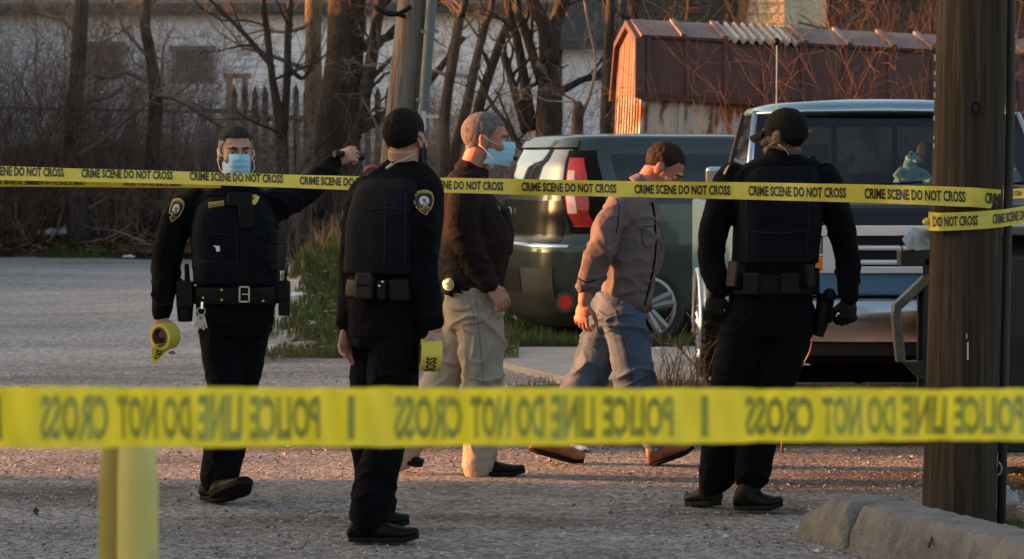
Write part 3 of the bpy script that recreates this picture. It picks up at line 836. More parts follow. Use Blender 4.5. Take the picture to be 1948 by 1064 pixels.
shrub("wiry bramble under the truck bumper", 1690, 19.6, 12, .5, .7, 'twig', seed=63, depth=1, rad=.005, kids=4)

def thicket():
    b = MB(); r = random.Random(77)
    for i in range(1250):
        x = r.uniform(-10.5, .6); Y = r.uniform(47.6, 51.8)
        if x > -3.6: Y -= 2.0
        left = smooth01((-4.5 - x) / 4)
        h = r.uniform(.9, 2.4) + 2.2 * left * r.random()
        d = Vector((r.gauss(0, .35), r.gauss(0, .2), 1))
        grow(b, r, (x, Y, ground_z(x, Y) - .05), d, h, r.uniform(.006, .014), 2, n=5, wander=.2, up=-.01, kids=4, kl=.55)
    for i in range(150):     # brush on the ground
        x = r.uniform(-10.5, .4); Y = r.uniform(46.5, 50)
        grow(b, r, (x, Y, ground_z(x, Y) + .05), Vector((r.gauss(0, 1), r.gauss(0, .4), .35)), r.uniform(.6, 1.8), .02, 1, n=5, wander=.25, up=-.05, kids=4)
    return b.build("undergrowth", mat("dry_undergrowth_stem", (0.30, 0.235, 0.20), .9, var=.45, vscale=1.1, spec=.1, detail=2), recalc=False)
tag(thicket(), "tangled bare undergrowth filling the bank at left", "undergrowth", kind="stuff")
for k, (pa, pb, yy, rr, lb) in enumerate([((0, 368), (330, 372), 47, .07, "long grey fallen log on the littered bank"), ((330, 400), (560, 385), 46.2, .05, "crooked fallen branch lying behind the pointing officer"), ((545, 420), (690, 425), 40, .05, "fallen limb lying on the orange weeds of the mound")]):
    b = MB(); A = [P(pa[0] + (pb[0] - pa[0]) * t, pa[1] + (pb[1] - pa[1]) * t + 5 * math.sin(t * 7 + k), yy + .4 * t) for t in [i / 9 for i in range(10)]]
    for a in A: a.z = ground_z(a.x, a.y) + rr * .8 + .03
    b.tube(A, [rr * (1 - .05 * i) for i in range(10)], 8)
    r = random.Random(k)
    for i in (2, 5, 7): grow(b, r, A[i], Vector((r.gauss(0, 1), -.3, .7)), .8, rr * .4, 1)
    tag(b.build("fallen_log", M['bark'], smooth=True), lb, "log")

# ================================================================== utility poles
M['polewood'] = mat("grey_pole_wood", (0.15, 0.133, 0.12), .92, var=.3, vscale=8, bump=1.0, bscale=20, bdist=.012, stretch=(5, 5, .22), spec=.15, col2=(0.09, 0.075, 0.065), c2scale=3)
M['polewood_dk'] = mat("dark_creosote_pole_wood", (0.052, 0.036, 0.026), .9, var=.6, vscale=8, bump=1.0, bscale=24, bdist=.008, stretch=(7, 7, .22), spec=.2, col2=(0.026, 0.019, 0.014), c2scale=5, c2lo=.42, c2hi=.6)
M['conduit'] = mat("grey_conduit", (0.105, 0.115, 0.135), .5, .0, var=.1, vscale=4)
M['redwire'] = mat("red_ground_wire", (0.32, 0.075, 0.04), .6, var=.2)
b0 = P(722, 640, 26); b1 = P(788, 0, 26)
up1 = empty("utility_pole", (b0.x, 26, 0), "grey weathered wooden pole with grey conduit, behind the officers", "utility pole")
L1 = lambda px, py, dy=0: P(px, py, 26 + dy) - Vector((b0.x, 26, 0))
b = MB(); dirp = (b1 - b0) / (b1.z - b0.z)
pts = [dirp * z for z in np.linspace(-.3, 7.5, 40)]
b.tube(pts, [.158 - .005 * i / 6 for i in range(40)], 24); b.build("shaft", M['polewood'], up1, smooth=True)
b = MB(); pts = [L1(770, 640, -.14), L1(806, 200, -.14), L1(821, 0, -.14), L1(838, -240, -.14), L1(870, -700, -.14)]; b.tube(pts, .05, 14); b.build("conduit", M['conduit'], up1, smooth=True)
b = MB(); b.tube([L1(741, 240, -.16), L1(752, 130, -.16), L1(764, 80, -.165), L1(768, 20, -.165), L1(771, -20, -.165), L1(790, -300, -.165)], .007, 6); b.build("ground_wire", M['redwire'], up1, smooth=True)
b = MB(); b.tube([L1(712 + 70 * t, 12 + 16 * math.sin(t * 3.14), -.2) for t in [i / 8 for i in range(9)]], .022, 8)
b.tube([L1(732 + 40 * t, 22 + 10 * t, -.2) for t in [i / 4 for i in range(5)]], .018, 8); b.build("cable_loop", M['black'], up1, smooth=True)
b = MB()
for py in (60, 190): b.box(L1(818 if py < 100 else 808, py, -.17), (.16, .02, .03))
build_split(b, "strap", M['metal_gal'], up1)
b = MB(); b.box(L1(806, 230, -.21), (.045, .03, .17)); b.box(L1(822, 222, -.21), (.12, .02, .03)); b.build("bracket", M['trim_w'], up1)

q0 = P(1824, 1010, 12.25); q1 = P(1850, 0, 12.25)
up2 = empty("utility_pole", (q0.x, 12.25, 0), "dark near wooden pole wrapped with yellow crime scene tape", "utility pole")
dp = (q1 - q0) / (q1.z - q0.z)
b = MB(); rings = []
for i in range(90):
    z = -.3 + 6.8 * i / 89; rr = .1555 - .0040 * z
    ring = []
    for k in range(40):
        a = 2 * math.pi * k / 40
        d = .0035 * vn1(math.cos(a) * 5, math.sin(a) * 5, z * .8, 3) + .0022 * vn1(math.cos(a) * 16, math.sin(a) * 16, z * 1.2, 4)
        ring.append(dp * z + Vector((math.cos(a) * (rr + d), math.sin(a) * (rr + d), 0)))
    rings.append(ring)
b.loft(rings); b.build("shaft", M['polewood_dk'], up2, smooth=True)
L2 = lambda px, py, dy=0: P(px, py, 12.25 + dy) - Vector((q0.x, 12.25, 0))
b = MB(); b.ell(L2(1856, 207, -.148), (.016, .012, .022)); b.tube([L2(1856, 207, -.15) + Vector((.024 * math.cos(t), -.004, .03 * math.sin(t))) for t in np.linspace(0, 6.28, 17)], .005, 6); b.build("knot", mat("knot_wood", (0.012, 0.009, 0.008), .9), up2, smooth=True)
b = MB()
for py in (110, 140, 160, 180, 225, 262, 275): b.box(L2(1777 - (py - 100) * .012 + 2, py + 3 * vn1(py, 0), -.02), (.006, .006, .022 + .01 * vn1(py * .7, 1)))
b.box(L2(1841, 668, -.155), (.007, .004, .075)); b.box(L2(1839, 640, -.155), (.004, .004, .02))
build_split(b, "paint_fleck", M['trim_w'], up2)
b = MB(); b.tube([L2(1924, -120, .06), L2(1923, 60, .06), L2(1922, 200, .06), L2(1917, 420, .06), L2(1911, 700, .06), L2(1904, 1000, .06)], .020, 10); b.build("cable_guard", mat("dark_cable_guard", (0.03, 0.024, 0.022), .7), up2, smooth=True)
b = MB()
for py, h in ((8, .05), (42, .04), (92, .025), (118, .02), (68, .02)): b.box(L2(1922 + (py % 3) * 2, py, .055), (.012 + .02 * (py == 68), .006, h))
build_split(b, "tag_scrap", M['trim_w'], up2)
b = MB(); b.tube([L2(1893, 890, .0) + Vector((.02 * math.sin(t), -.04, .028 * math.cos(t))) for t in np.linspace(0, 6.28, 17)], .006, 6); b.build("ring_bolt", M['metal_gal'], up2, smooth=True)

# ================================================================== concrete kerb piece
M['kerb'] = mat("rough_kerb_concrete", (0.19, 0.18, 0.17), .95, var=.2, vscale=8, bump=1.0, bscale=70, bdist=.012, col2=(.15, .14, .133), c2scale=9, spec=.2)
M['rust_streak'] = mat("rust_streak", (0.11, 0.045, 0.02), .9, var=.3)
ka = Vector((1.345, 12.25, 0)); kb = Vector((2.35, 9.6, 0))
def kerb_piece(t0, t1, nseg, seed):
    b = MB(); rings = []
    dv = (kb - ka); ln = dv.length; u = dv.normalized(); s = Vector((-u.y, u.x, 0)); s = s if s.x < 0 else -s
    for i in range(nseg + 1):
        t = t0 + (t1 - t0) * i / nseg; c = ka + dv * t
        e = min(1, (t - t0 + .004) * ln / .05, (t1 - t + .004) * ln / .05) ** .5
        if t0 == 0: e *= min(1, .45 + (t * ln) * 2.0)
        prof = [(.17, -.05), (.165, .03), (.15, .09), (.125, .128), (.09, .14), (-.06, .142), (-.10, .134), (-.118, .10), (-.13, -.05)]
        ring = []
        pf_ = catmull(prof, 30)
        for (w_, h_) in pf_:
            k = .002 * vn1(t * 22 + w_ * 9, h_ * 20, seed, 5) + .006 * vn1(t * 90, w_ * 30 + h_ * 40, seed, 6) + .004 * vn1(t * 210, w_ * 80 + h_ * 90, seed, 8)
            ring.append(c + s * (w_ * (.85 + .15 * e) + k) + Vector((0, 0, max(-.05, 1.35 * h_ * (e if h_ > 0 else 1)) + k)))
        rings.append(ring)
    b.loft(rings); return b
kt = empty("kerb", (0, 0, 0), "cracked grey concrete kerb at the foot of the near pole", "kerb")
kerb_piece(0, .165, 40, 1).build("end_piece", M['kerb'], kt, smooth=True, angle=60)
kerb_piece(.175, 1, 220, 2).build("long_piece", M['kerb'], kt, smooth=True, angle=60)
b = MB(); 
for i in range(6):
    t = .40 + .004 * i; dv = kb - ka; u = dv.normalized(); s = Vector((u.y, -u.x, 0)); s = s if s.x < 0 else -s
    b.tube([ka + dv * (.395 + .02 * j) + s * (.10 + .055 * j) + Vector((0, 0, .178 - .05 * j)) for j in (0, .5, 1, 1.5)], .006, 6); break
b.build("rust_stain", M['rust_streak'], kt, smooth=True)
# ================================================================== barrier tapes
class Ribbon:
    """knots: (param, top point, bottom point)"""
    def __init__(s, knots, ripple=.0, seed=1):
        s.t = np.array([k[0] for k in knots], float)
        s.top = np.array([tuple(k[1]) for k in knots]); s.bot = np.array([tuple(k[2]) for k in knots])
        s.rip = ripple; s.seed = seed
    def pt(s, t, v, off=0.0):
        def it(A): return Vector([float(np.interp(t, s.t, A[:, i])) for i in range(3)])
        a = it(s.bot); b = it(s.top); p = a.lerp(b, v)
        if s.rip:
            p.y += s.rip * (math.sin(t * .021 + s.seed) + .6 * math.sin(t * .057 + 2 * s.seed)) * (v - .5) * 2 + s.rip * .4 * math.sin(t * .11 + v * 3)
        if off:
            e = (t + .5 if t + .5 <= s.t[-1] else t)
            d = (it(s.bot) if e == t else None)
            a2 = Vector([float(np.interp(t + 1, s.t, s.bot[:, i])) for i in range(3)]); a0 = Vector([float(np.interp(t - 1, s.t, s.bot[:, i])) for i in range(3)])
            u = (a2 - a0); 
            n = u.cross(b - a)
            if n.length > 1e-9: n.normalize(); p = p + n * off
        return p
    def film(s, b, step, nv=4, th=.0005):
        ts = list(np.arange(s.t[0], s.t[-1], step)) + [s.t[-1]]
        rings = []
        for t in ts:
            front = [s.pt(t, i / nv, 0) for i in range(nv + 1)]
            back = [s.pt(t, i / nv, -th) for i in range(nv, -1, -1)]
            rings.append(front + back)
        b.loft(rings)
    def text(s, b, txt, t0, t1, v0, v1, mirror=False, off=.0024, slant=0.0):
        vs, fs = text_mesh(txt)
        pts = []
        for u, v in vs:
            if mirror: u = 1 - u
            t = t0 + (t1 - t0) * (u + slant * v)
            pts.append(s.pt(t, v0 + (v1 - v0) * v, off))
        b.add(pts, fs)

# --- main crime scene tape: from the left edge to the pole, round it and off to the right
tk = []
def K(px, yt, yb, Yt, Yb): tk.append((px, P(px, yt, Yt), P(px, yb, Yb)))
K(-60, 314, 341, 13.36, 13.30); K(0, 316, 343, 13.33, 13.27); K(155, 321, 346, 13.25, 13.19); K(300, 325, 349, 13.17, 13.12); K(430, 329, 353, 13.10, 13.05)
K(570, 333, 358, 13.0, 12.96); K(700, 336, 363, 12.92, 12.89); K(830, 338, 366, 12.84, 12.82); K(1000, 341, 371, 12.74, 12.73); K(1200, 345, 375, 12.6, 12.6)
K(1430, 347, 380, 12.44, 12.44); K(1645, 351, 386, 12.26, 12.26); K(1760, 354, 390, 12.12, 12.12); K(1800, 355, 392, 12.095, 12.095); K(1850, 357, 394, 12.085, 12.085); K(1880, 359, 396, 12.10, 12.10); K(1900, 361, 398, 12.15, 12.15); K(1908, 362, 399, 12.25, 12.25)
tape1 = Ribbon(tk, ripple=.009, seed=2)
ct_ = empty("barrier_tape", tuple(P(974, 360, 12.8)), "yellow CRIME SCENE DO NOT CROSS tape stretched across and wrapped round the near pole", "barrier tape")
TL = ct_.location.copy()
def shift(b):
    b.v = [(x - TL.x, y - TL.y, z - TL.z) for x, y, z in b.v]; return b
b = MB(); tape1.film(b, 5, nv=8)
# back of the wrap and the lower turn
back = [(1908, 362, 399, 12.25), (1908, 366, 403, 12.33), (1880, 374, 410, 12.41), (1830, 384, 420, 12.43), (1785, 394, 430, 12.38), (1766, 403, 437, 12.28)]
rb = Ribbon([(i, P(a, t_, Y), P(a, b_, Y)) for i, (a, t_, b_, Y) in enumerate(back)])
rb.film(b, .25)
low = [(1766, 404, 438, 12.25), (1770, 404, 439, 12.16), (1785, 405, 440, 12.10), (1820, 404.5, 438.5, 12.082), (1850, 403, 437, 12.083), (1880, 401, 435, 12.10), (1905, 399, 432.5, 12.16), (1925, 396, 429, 12.28), (1948, 392, 426, 12.42), (2080, 372, 402, 13.3)]
rl = Ribbon([(a, P(a, t_, Y), P(a, b_, Y)) for a, t_, b_, Y in low])
rl.film(b, 6)
# end strand leaving the pole at the rear right
far = Ribbon([(1895, P(1895, 362, 12.42), P(1895, 380, 12.42)), (1948, P(1948, 358, 13.2), P(1948, 377, 13.2)), (2100, P(2100, 350, 15), P(2100, 372, 15))])
far.film(b, 10)
# folded-over second layer seen below the first on the left
fold = Ribbon([(-60, P(-60, 339, 13.42), P(-60, 355, 13.42)), (0, P(0, 341, 13.40), P(0, 355, 13.40)), (350, P(350, 349, 13.22), P(350, 357.5, 13.22)), (420, P(420, 352, 13.16), P(420, 358, 13.16))], ripple=.002)
fold.film(b, 14)
shift(b).build("film", M['tape'], ct_, smooth=True, angle=40)
b = MB()
for a, e in ((-55, 122), (155, 329), (361, 539), (570, 750), (782, 958), (992, 1173), (1207, 1390), (1424, 1610), (1645, 1837)):
    f = smooth01((760 - a) / 420)
    tape1.text(b, "CRIME SCENE DO NOT CROSS", a, e, .22 + .08 * f, .80 + .17 * f)
tape1.text(b, "CRIME", 1874, 1906, .22, .80)
rl.text(b, "DO NOT CROSS", 1775, 1860, .22, .80); rl.text(b, "CRIME SCENE DO", 1888, 1952, .22, .80); rl.text(b, "NOT CROSS", 1958, 2000, .22, .80)
far.text(b, "NOT CROSS", 1908, 1942, .25, .75, mirror=True); 
for a in (-28, 53, 236): fold.text(b, "CRIME SCENE DO NOT CROSS", a + (0 if a > 0 else -60), a + 110, .3, .9, mirror=True)
shift(b).build("lettering", M['ink'], ct_)
b = MB()
for k in range(5):
    pts = [P(1764 + 4 * math.sin(k * 2 + j), 422 + 3 * math.cos(k * 3 + j * 1.7), 12.2 + .012 * j) for j in range(4)]
    b.tube(pts, [.010, .014, .012, .006], 6)
shift(b).build("gathered_end", M['tape'], ct_)

# --- police line tape close to the lens, seen from its back
fk = [(-1200, 722, 862), (-120, 734, 853), (0, 735, 852), (300, 737, 851), (650, 738, 850), (974, 738, 848), (1300, 739, 844), (1650, 740, 840), (1948, 740, 838), (2080, 740, 837), (3300, 738, 826)]
fr = Ribbon([(a, P(a, t_, 3.62 + .28 * (a / 1948)), P(a, b_, 3.62 + .28 * (a / 1948))) for a, t_, b_ in fk], ripple=.007, seed=5)
pt_ = empty("barrier_tape", tuple(P(974, 795, 3.75)), "out of focus yellow POLICE LINE DO NOT CROSS tape close to the viewer, lettering reversed", "barrier tape")
TL = pt_.location.copy()
b = MB(); fr.film(b, 6, nv=8); shift(b).build("film", M['tape_old'], pt_, smooth=True, angle=40)
b = MB()
V0, V1 = .12, .87
for base in (-1344, -672, 0, 672, 1340, 2008, 2676):
    for wd, a, e in (("CROSS", 76, 206), ("NOT", 222, 298), ("DO", 310, 362), ("LINE", 376, 458), ("POLICE", 474, 608), ("1", 661, 674)):
        a += base; e += base
        if e < -1190 or a < -1190 or e > 3290: continue
        fr.text(b, wd, a, e, V0, V1, mirror=True, off=.0018)
shift(b).build("lettering", M['ink_through'], pt_)

# --- yellow guard post under the near tape
gp = empty("guard_post", (P(246, 850, 4.3).x, 4.3, 0), "yellow painted steel guard post with a lengthwise seam, below the blurred tape", "guard post")
k = 4.3 / FPX
def lobe(c, rx, ry, n, a0, a1, dy=0): return [(c + rx * math.cos(a0 + (a1 - a0) * i / n), dy + ry * math.sin(a0 + (a1 - a0) * i / n)) for i in range(n + 1)]
out = lobe(-.0300, .0155, .016, 10, R(-30), R(-260)) [::-1]
out = lobe(.0125, .031, .034, 22, R(-160), R(150))
b = MB(); rings = []
for i in range(26):
    z = -.1 + (P(0, 790, 4.3).z + .1) * i / 25
    s = 1.05 - .06 * i / 25
    if i >= 24: s *= .90 if i == 24 else .55
    rings.append([Vector((x * s, y * s, z)) for x, y in out])
b.loft(rings); b.build("post", M['yellow_post'], gp, smooth=True, angle=60)
b = MB(); rings = []
for i in range(26):
    z = -.1 + (P(0, 790, 4.3).z + .1) * i / 25
    s = (1.05 - .06 * i / 25) * (1 if i < 24 else (.9 if i == 24 else .55))
    rings.append([Vector((x * s, y * s, z)) for x, y in lobe(-.0265, .0225, .020, 20, 0, 6.0, .020)])
b.loft(rings); b.build("left_lobe", mat("olive_yellow_darker", (0.33, 0.27, 0.055), .5, var=.12, vscale=6), gp, smooth=True, angle=60)  # left lobe, coloured darker than the rest of the post

# ================================================================== green hatchback
def itp(tab):
    xs_ = [q[0] for q in tab]; ys_ = [q[1] for q in tab]
    return lambda z: float(np.interp(z, xs_, ys_))
M['carpaint'] = mat("dark_green_car_paint", (0.022, 0.036, 0.032), .3, .25, var=.12, vscale=2, spec=.5, coat=.6, bump=.03, bscale=3, bdist=.01)
M['carglass'] = mat("dark_tinted_car_glass", (0.006, 0.007, 0.008), .04, var=.2, spec=.5)
M['gloss_black'] = mat("gloss_black_trim", (0.006, 0.007, 0.007), .25, var=.2, spec=.4)
M['cladding'] = mat("dark_bumper_plastic", (0.022, 0.022, 0.022), .6, var=.2)
M['redlens'] = mat("red_lamp_lens", (0.42, 0.012, 0.010), .15, var=.15, vscale=12, coat=.6)
M['clearlens'] = mat("clear_lamp_lens", (0.55, 0.40, 0.38), .12, var=.2, vscale=20, coat=.6)
M['amberlens'] = mat("amber_lamp_lens", (0.75, 0.22, 0.015), .2, var=.15, vscale=30, coat=.5)
M['tyre'] = mat("tyre_rubber", (0.018, 0.017, 0.017), .85, var=.3, vscale=12)
M['alloy'] = mat("alloy_wheel_metal", (0.24, 0.235, 0.23), .4, .5, var=.1)
TH = R(18)
kw = Vector((.03, 24.4, .03)); cs, sn = math.cos(TH), math.sin(TH)
KS = 1.045
korg = kw - Vector((cs * -2.02 * KS, sn * -2.02 * KS, 0))
kia = empty("hatchback_car", tuple(korg), "dark green boxy hatchback parked on the grass, seen from its rear corner", "car", rz=TH)
kia.scale = (KS, KS, KS)
XR = itp([(.16, -1.86), (.24, -1.95), (.42, -2.03), (.6, -2.05), (.80, -2.035), (.86, -1.985), (1.2, -1.955), (1.45, -1.88), (1.60, -1.80), (1.66, -1.76)])
XF = itp([(.16, 1.85), (.3, 2.0), (.6, 2.05), (.82, 1.98), (.98, 1.75), (1.06, 1.0), (1.3, .55), (1.6, .15), (1.66, .0)])
BW = itp([(.16, .80), (.3, .87), (.55, .895), (.80, .90), (.95, .89), (1.15, .87), (1.4, .81), (1.58, .745), (1.66, .69)])
NE = 5.0
def kpt(phi, z, off=0.0):
    """phi 0 = rear centre, 90 = right side middle"""
    xr, xf, bw = XR(z), XF(z), BW(z)
    def q(ph):
        c, s = math.cos(R(ph)), math.sin(R(ph)); c_ = math.copysign(abs(c) ** (2 / NE), c); s_ = math.copysign(abs(s) ** (2 / NE), s)
        return Vector(((xr + xf) / 2 - (xf - xr) / 2 * c_, -bw * s_, z))
    p = q(phi)
    if off:
        t = q(phi + .4) - q(phi - .4); n = Vector((t.y, -t.x, 0))
        if n.length > 1e-9:
            n.normalize()
            if n.dot(p - Vector(((xr + xf) / 2, 0, z))) < 0: n = -n
            p = p + n * off
    return p
def phx(x, z):
    xr, xf = XR(z), XF(z); c = max(-1, min(1, ((xr + xf) / 2 - x) / ((xf - xr) / 2)))
    return math.degrees(math.acos(math.copysign(abs(c) ** (NE / 2), c)))
b = MB(); rings = []
zs = [.16, .2, .24, .3, .36, .42, .5, .58, .66, .74, .80, .83, .86, .9, .98, 1.06, 1.15, 1.25, 1.35, 1.45, 1.52, 1.58, 1.62, 1.65]
phs = []
for i in range(160):
    phs.append(360 * i / 160)
for z in zs: rings.append([kpt(p, z) for p in phs])
top = rings[-1]; cx = sum((p for p in top), Vector()) / len(top)
for sc, dz in ((.97, .018), (.88, .032), (.6, .045), (.25, .05)):
    rings.append([Vector((cx.x + (p.x - cx.x) * sc, p.y * sc, 1.65 + dz)) for p in top])
b.loft(rings)
kbody = b.build("body", M['carpaint'], kia, smooth=True, angle=50)
cut = MB()
for wx in (-1.215, 1.28):
    for sgn in (-1, 1):
        cut.tube([(wx, sgn * .55, .32), (wx, sgn * 1.2, .32)], .385, 40)
co_ = cut.build("cutter", M['cladding'])
bmod = kbody.modifiers.new("arch", 'BOOLEAN'); bmod.object = co_; bmod.operation = 'DIFFERENCE'; bmod.solver = 'EXACT'
dg = bpy.context.evaluated_depsgraph_get(); dg.update()
nm = bpy.data.meshes.new_from_object(kbody.evaluated_get(dg)); kbody.modifiers.clear(); kbody.data = nm
bpy.data.objects.remove(co_)
def kpatch(name, z0, z1, fa, fb, m, off=.006, nz=10, nph=16, th=.008, parent=None):
    b = MB(); rows = []
    for i in range(nz + 1):
        z = z0 + (z1 - z0) * i / nz; t = i / nz; a, e = fa(t), fb(t)
        rows.append([kpt(a + (e - a) * j / nph, z, off) for j in range(nph + 1)])
    back = []
    for i in range(nz + 1):
        z = z0 + (z1 - z0) * i / nz; t = i / nz; a, e = fa(t), fb(t)
        back.append([kpt(a + (e - a) * j / nph, z, off - th) for j in range(nph + 1)])
    n = nph + 1; vs = [p for r_ in rows for p in r_] + [p for r_ in back for p in r_]; o = n * (nz + 1); fs = []
    for i in range(nz):
        for j in range(nph):
            fs.append((i * n + j, i * n + j + 1, (i + 1) * n + j + 1, (i + 1) * n + j))
            fs.append((o + i * n + j, o + (i + 1) * n + j, o + (i + 1) * n + j + 1, o + i * n + j + 1))
    ed = [j for j in range(n)] + [(i + 1) * n - 1 for i in range(1, nz + 1)] + [nz * n + j for j in range(n - 2, -1, -1)] + [i * n for i in range(nz - 1, 0, -1)]
    for q in range(len(ed)):
        a, e = ed[q], ed[(q + 1) % len(ed)]; fs.append((a, a + o, e + o, e))
    b.add(vs, fs)
    return b.build(name, m, parent or kia, smooth=True, angle=40)
# phi at which the right rear corner turns is about 45
kpatch("rear_window", 1.265, 1.575, lambda t: -40 + 3 * t, lambda t: 40 - 3 * t, mat("rear_glass", (0.10, 0.105, 0.11), .05, .75, var=.1, spec=.8, coat=1.0), .006, th=.02)
kpatch("tailgate_panel", .83, 1.16, lambda t: -32, lambda t: 32 + 4 * t, M['gloss_black'], .007, th=.02)
kpatch("chrome_strip", .795, .815, lambda t: -36, lambda t: 40, M['chrome'], .012, nz=3, th=.02)
kpatch("lamp_surround", .90, 1.56, lambda t: 36 - 4 * t + 5 * max(0, .4 - t), lambda t: 60 + 6 * math.sin(t * 3.14), mat("matt_black_lamp_surround", (.004, .004, .004), .6, spec=.12), .009, nz=20, th=.02)
tl_ = kpatch("tail_light", .955, 1.50, lambda t: 39 - 2.5 * t + 5 * max(0, .4 - t), lambda t: 52 + 4 * math.sin(t * 3.14) - 4 * max(0, t - .7), M['redlens'], .013, nz=20, th=.012)
kpatch("lamp_lens", 1.06, 1.40, lambda t: 39.5 - 2 * t, lambda t: 46.5 - 2.5 * t * t, M['clearlens'], .017, nz=14, nph=6, th=.012, parent=tl_)
kpatch("side_window", 1.14, 1.53, lambda t: phx(-1.42 - .05 * t + .35 * max(0, .35 - t), 1.14 + .39 * t), lambda t: phx(-.22, 1.14 + .39 * t), M['carglass'], .006, nz=14, nph=10, th=.012)["label"] = "rear side window with a small white paw sticker"
kpatch("side_window", 1.10, 1.53, lambda t: phx(-.10, 1.10 + .43 * t), lambda t: phx(.55 - .3 * t, 1.1 + .43 * t), M['carglass'], .006, nz=10, nph=10, th=.012)
kpatch("bumper_insert", .24, .62, lambda t: -26, lambda t: 30, M['cladding'], .012, nz=10, th=.02)
kpatch("lower_bumper", .16, .28, lambda t: -60, lambda t: 62, M['cladding'], .014, nz=4, nph=40, th=.02)
kpatch("licence_plate_recess", .42, .62, lambda t: -16, lambda t: 2, M['black'], .018, nz=4, th=.02)
kpatch("brake_light", 1.60, 1.625, lambda t: -7, lambda t: 7, M['redlens'], .012, nz=2, th=.02)
kpatch("roof_spoiler", 1.585, 1.64, lambda t: -42, lambda t: 42, M['carpaint'], .03, nz=4, nph=30, th=.05)
kpatch("door_handle", .985, 1.01, lambda t: phx(-.42, 1.0), lambda t: phx(-.20, 1.0), M['gloss_black'], .03, nz=2, nph=4, th=.03)
kpatch("rear_pillar_strip", 1.27, 1.57, lambda t: -43 + 3 * t, lambda t: -41 + 3 * t, M['gloss_black'], .011, nph=3, th=.01)
b = MB(); p0 = kpt(37, .36, .02); tdir = (kpt(38, .36) - kpt(36, .36)).normalized(); ndir = Vector((tdir.y, -tdir.x, 0)); ndir = -ndir if ndir.x > 0 else ndir
b.tube([p0 - ndir * .03, p0 + ndir * .008], .082, 24); rfh = b.build("reflector_housing", M['cladding'], kia, smooth=True, angle=40)
b = MB(); b.tube([p0, p0 + ndir * .013], .055, 24); b.build("reflector", M['redlens'], rfh, smooth=True, angle=40)
# oval badge with raised letters
b = MB(); p0 = kpt(-12, 1.04, .014); p1 = kpt(8, 1.04, .014); ud = (p1 - p0).normalized(); nd = Vector((ud.y, -ud.x, 0)); nd = -nd if nd.x > 0 else nd
pc = kpt(-3, 1.05, .012)
bring = [pc + ud * (.062 * math.cos(a)) + Vector((0, 0, .042 * math.sin(a))) + nd * .006 for a in np.linspace(0, 2 * math.pi, 25)]
b.tube(bring, .006, 6)
vs, fs = text_mesh("KIA"); b.add([pc + ud * (.078 * (u - .5)) + Vector((0, 0, .036 * (v - .5))) + nd * .009 for u, v in vs], fs)
b.build("badge", M['silver'], kia, smooth=True, angle=40)
# paw sticker
b = MB(); pw = kpt(phx(-1.05, 1.30), 1.30, .0065); pu = (kpt(phx(-1.0, 1.3), 1.3) - kpt(phx(-1.1, 1.3), 1.3)).normalized()
def disc(b, c, r1, r2, off):
    n = 12; ring = [c + pu * (r1 * math.cos(6.2832 * i / n)) + Vector((0, 0, r2 * math.sin(6.2832 * i / n))) + Vector((0, -off, 0)) for i in range(n)]
    b.add(ring, [tuple(range(n))])
for dx, dz, r1, r2 in ((0, -.02, .032, .026), (-.042, .012, .012, .016), (-.016, .034, .012, .018), (.014, .034, .012, .018), (.04, .012, .012, .016)): disc(b, pw + pu * dx + Vector((0, 0, dz)), r1, r2, .003)
b.build("paw_sticker", M['trim_w'], kia)

def wheel(name_parent, c, rad, width, rimr, axis_sign, parent, spokes=5, matrim=None, lugs=False, chunky=False):
    """wheel with axle along local y"""
    w_ = MB(); prof = [(-width / 2, rad - .10), (-width / 2 - .006, rad - .05), (-width / 2 + .02, rad - .008), (-width * .2, rad), (width * .2, rad), (width / 2 - .02, rad - .008), (width / 2 + .006, rad - .05), (width / 2, rad - .10), (width / 2 - .02, rimr - .03), (-width / 2 + .02, rimr - .03)]
    rings = []
    for i in range(49):
        a = 6.28318 * i / 48; rings.append([Vector((c[0] + r_ * math.cos(a), c[1] + y_, c[2] + r_ * math.sin(a))) for y_, r_ in prof])
    w_.loft(rings, cap=False)
    if lugs:
        for i in range(44):
            a = 6.28318 * i / 44
            for s_ in (-1, 1):
                rot = Matrix.Rotation(-a, 3, 'Y')
                w_.box(Vector(c) + rot @ Vector((rad - .002, 0, 0)) + Vector((0, s_ * width * .40, 0)), (.026, width * .26, .028), rot)
    wo = w_.build("wheel", M['tyre'], parent, smooth=True, angle=35)
    r_ = MB(); yo = c[1] + axis_sign * (width / 2 - .035)
    rings = []
    for i in range(41):
        a = 6.28318 * i / 40; rings.append([Vector((c[0] + rr * math.cos(a), yo + axis_sign * dy, c[2] + rr * math.sin(a))) for rr, dy in ((rimr + .004, .036), (rimr - .022, .042), (rimr - .034, -.06), (rimr, -.06))])
    r_.loft(rings, cap=False)
    for k_ in range(spokes):
        a = 6.28318 * k_ / spokes + .3
        for da in (-.16, .16):
            p0_ = Vector((c[0] + .05 * math.cos(a + da * 2), yo, c[2] + .05 * math.sin(a + da * 2))); p1_ = Vector((c[0] + (rimr - .01) * math.cos(a + da), yo + axis_sign * .02, c[2] + (rimr - .01) * math.sin(a + da)))
            r_.tube([p0_, p1_], [.030, .034], 6)
    r_.tube([(c[0], yo - .03, c[2]), (c[0], yo + axis_sign * .03, c[2])], .07, 20)
    r_.build("rim", matrim or M['alloy'], wo, smooth=True, angle=40)
    d_ = MB(); d_.tube([(c[0], yo - axis_sign * .05, c[2]), (c[0], yo - axis_sign * .055, c[2])], rimr - .025, 24); d_.build("brake_disc", M['black'], wo)
    return wo
for wx in (-1.215, 1.28):
    for sgn in (-1, 1): wheel("w", (wx, sgn * .785, .32), .335, .215, .240, sgn, kia)
b = MB(); b.box((0, 0, .30), (3.4, 1.15, .3)); b.build("underbody", M['black'], kia)

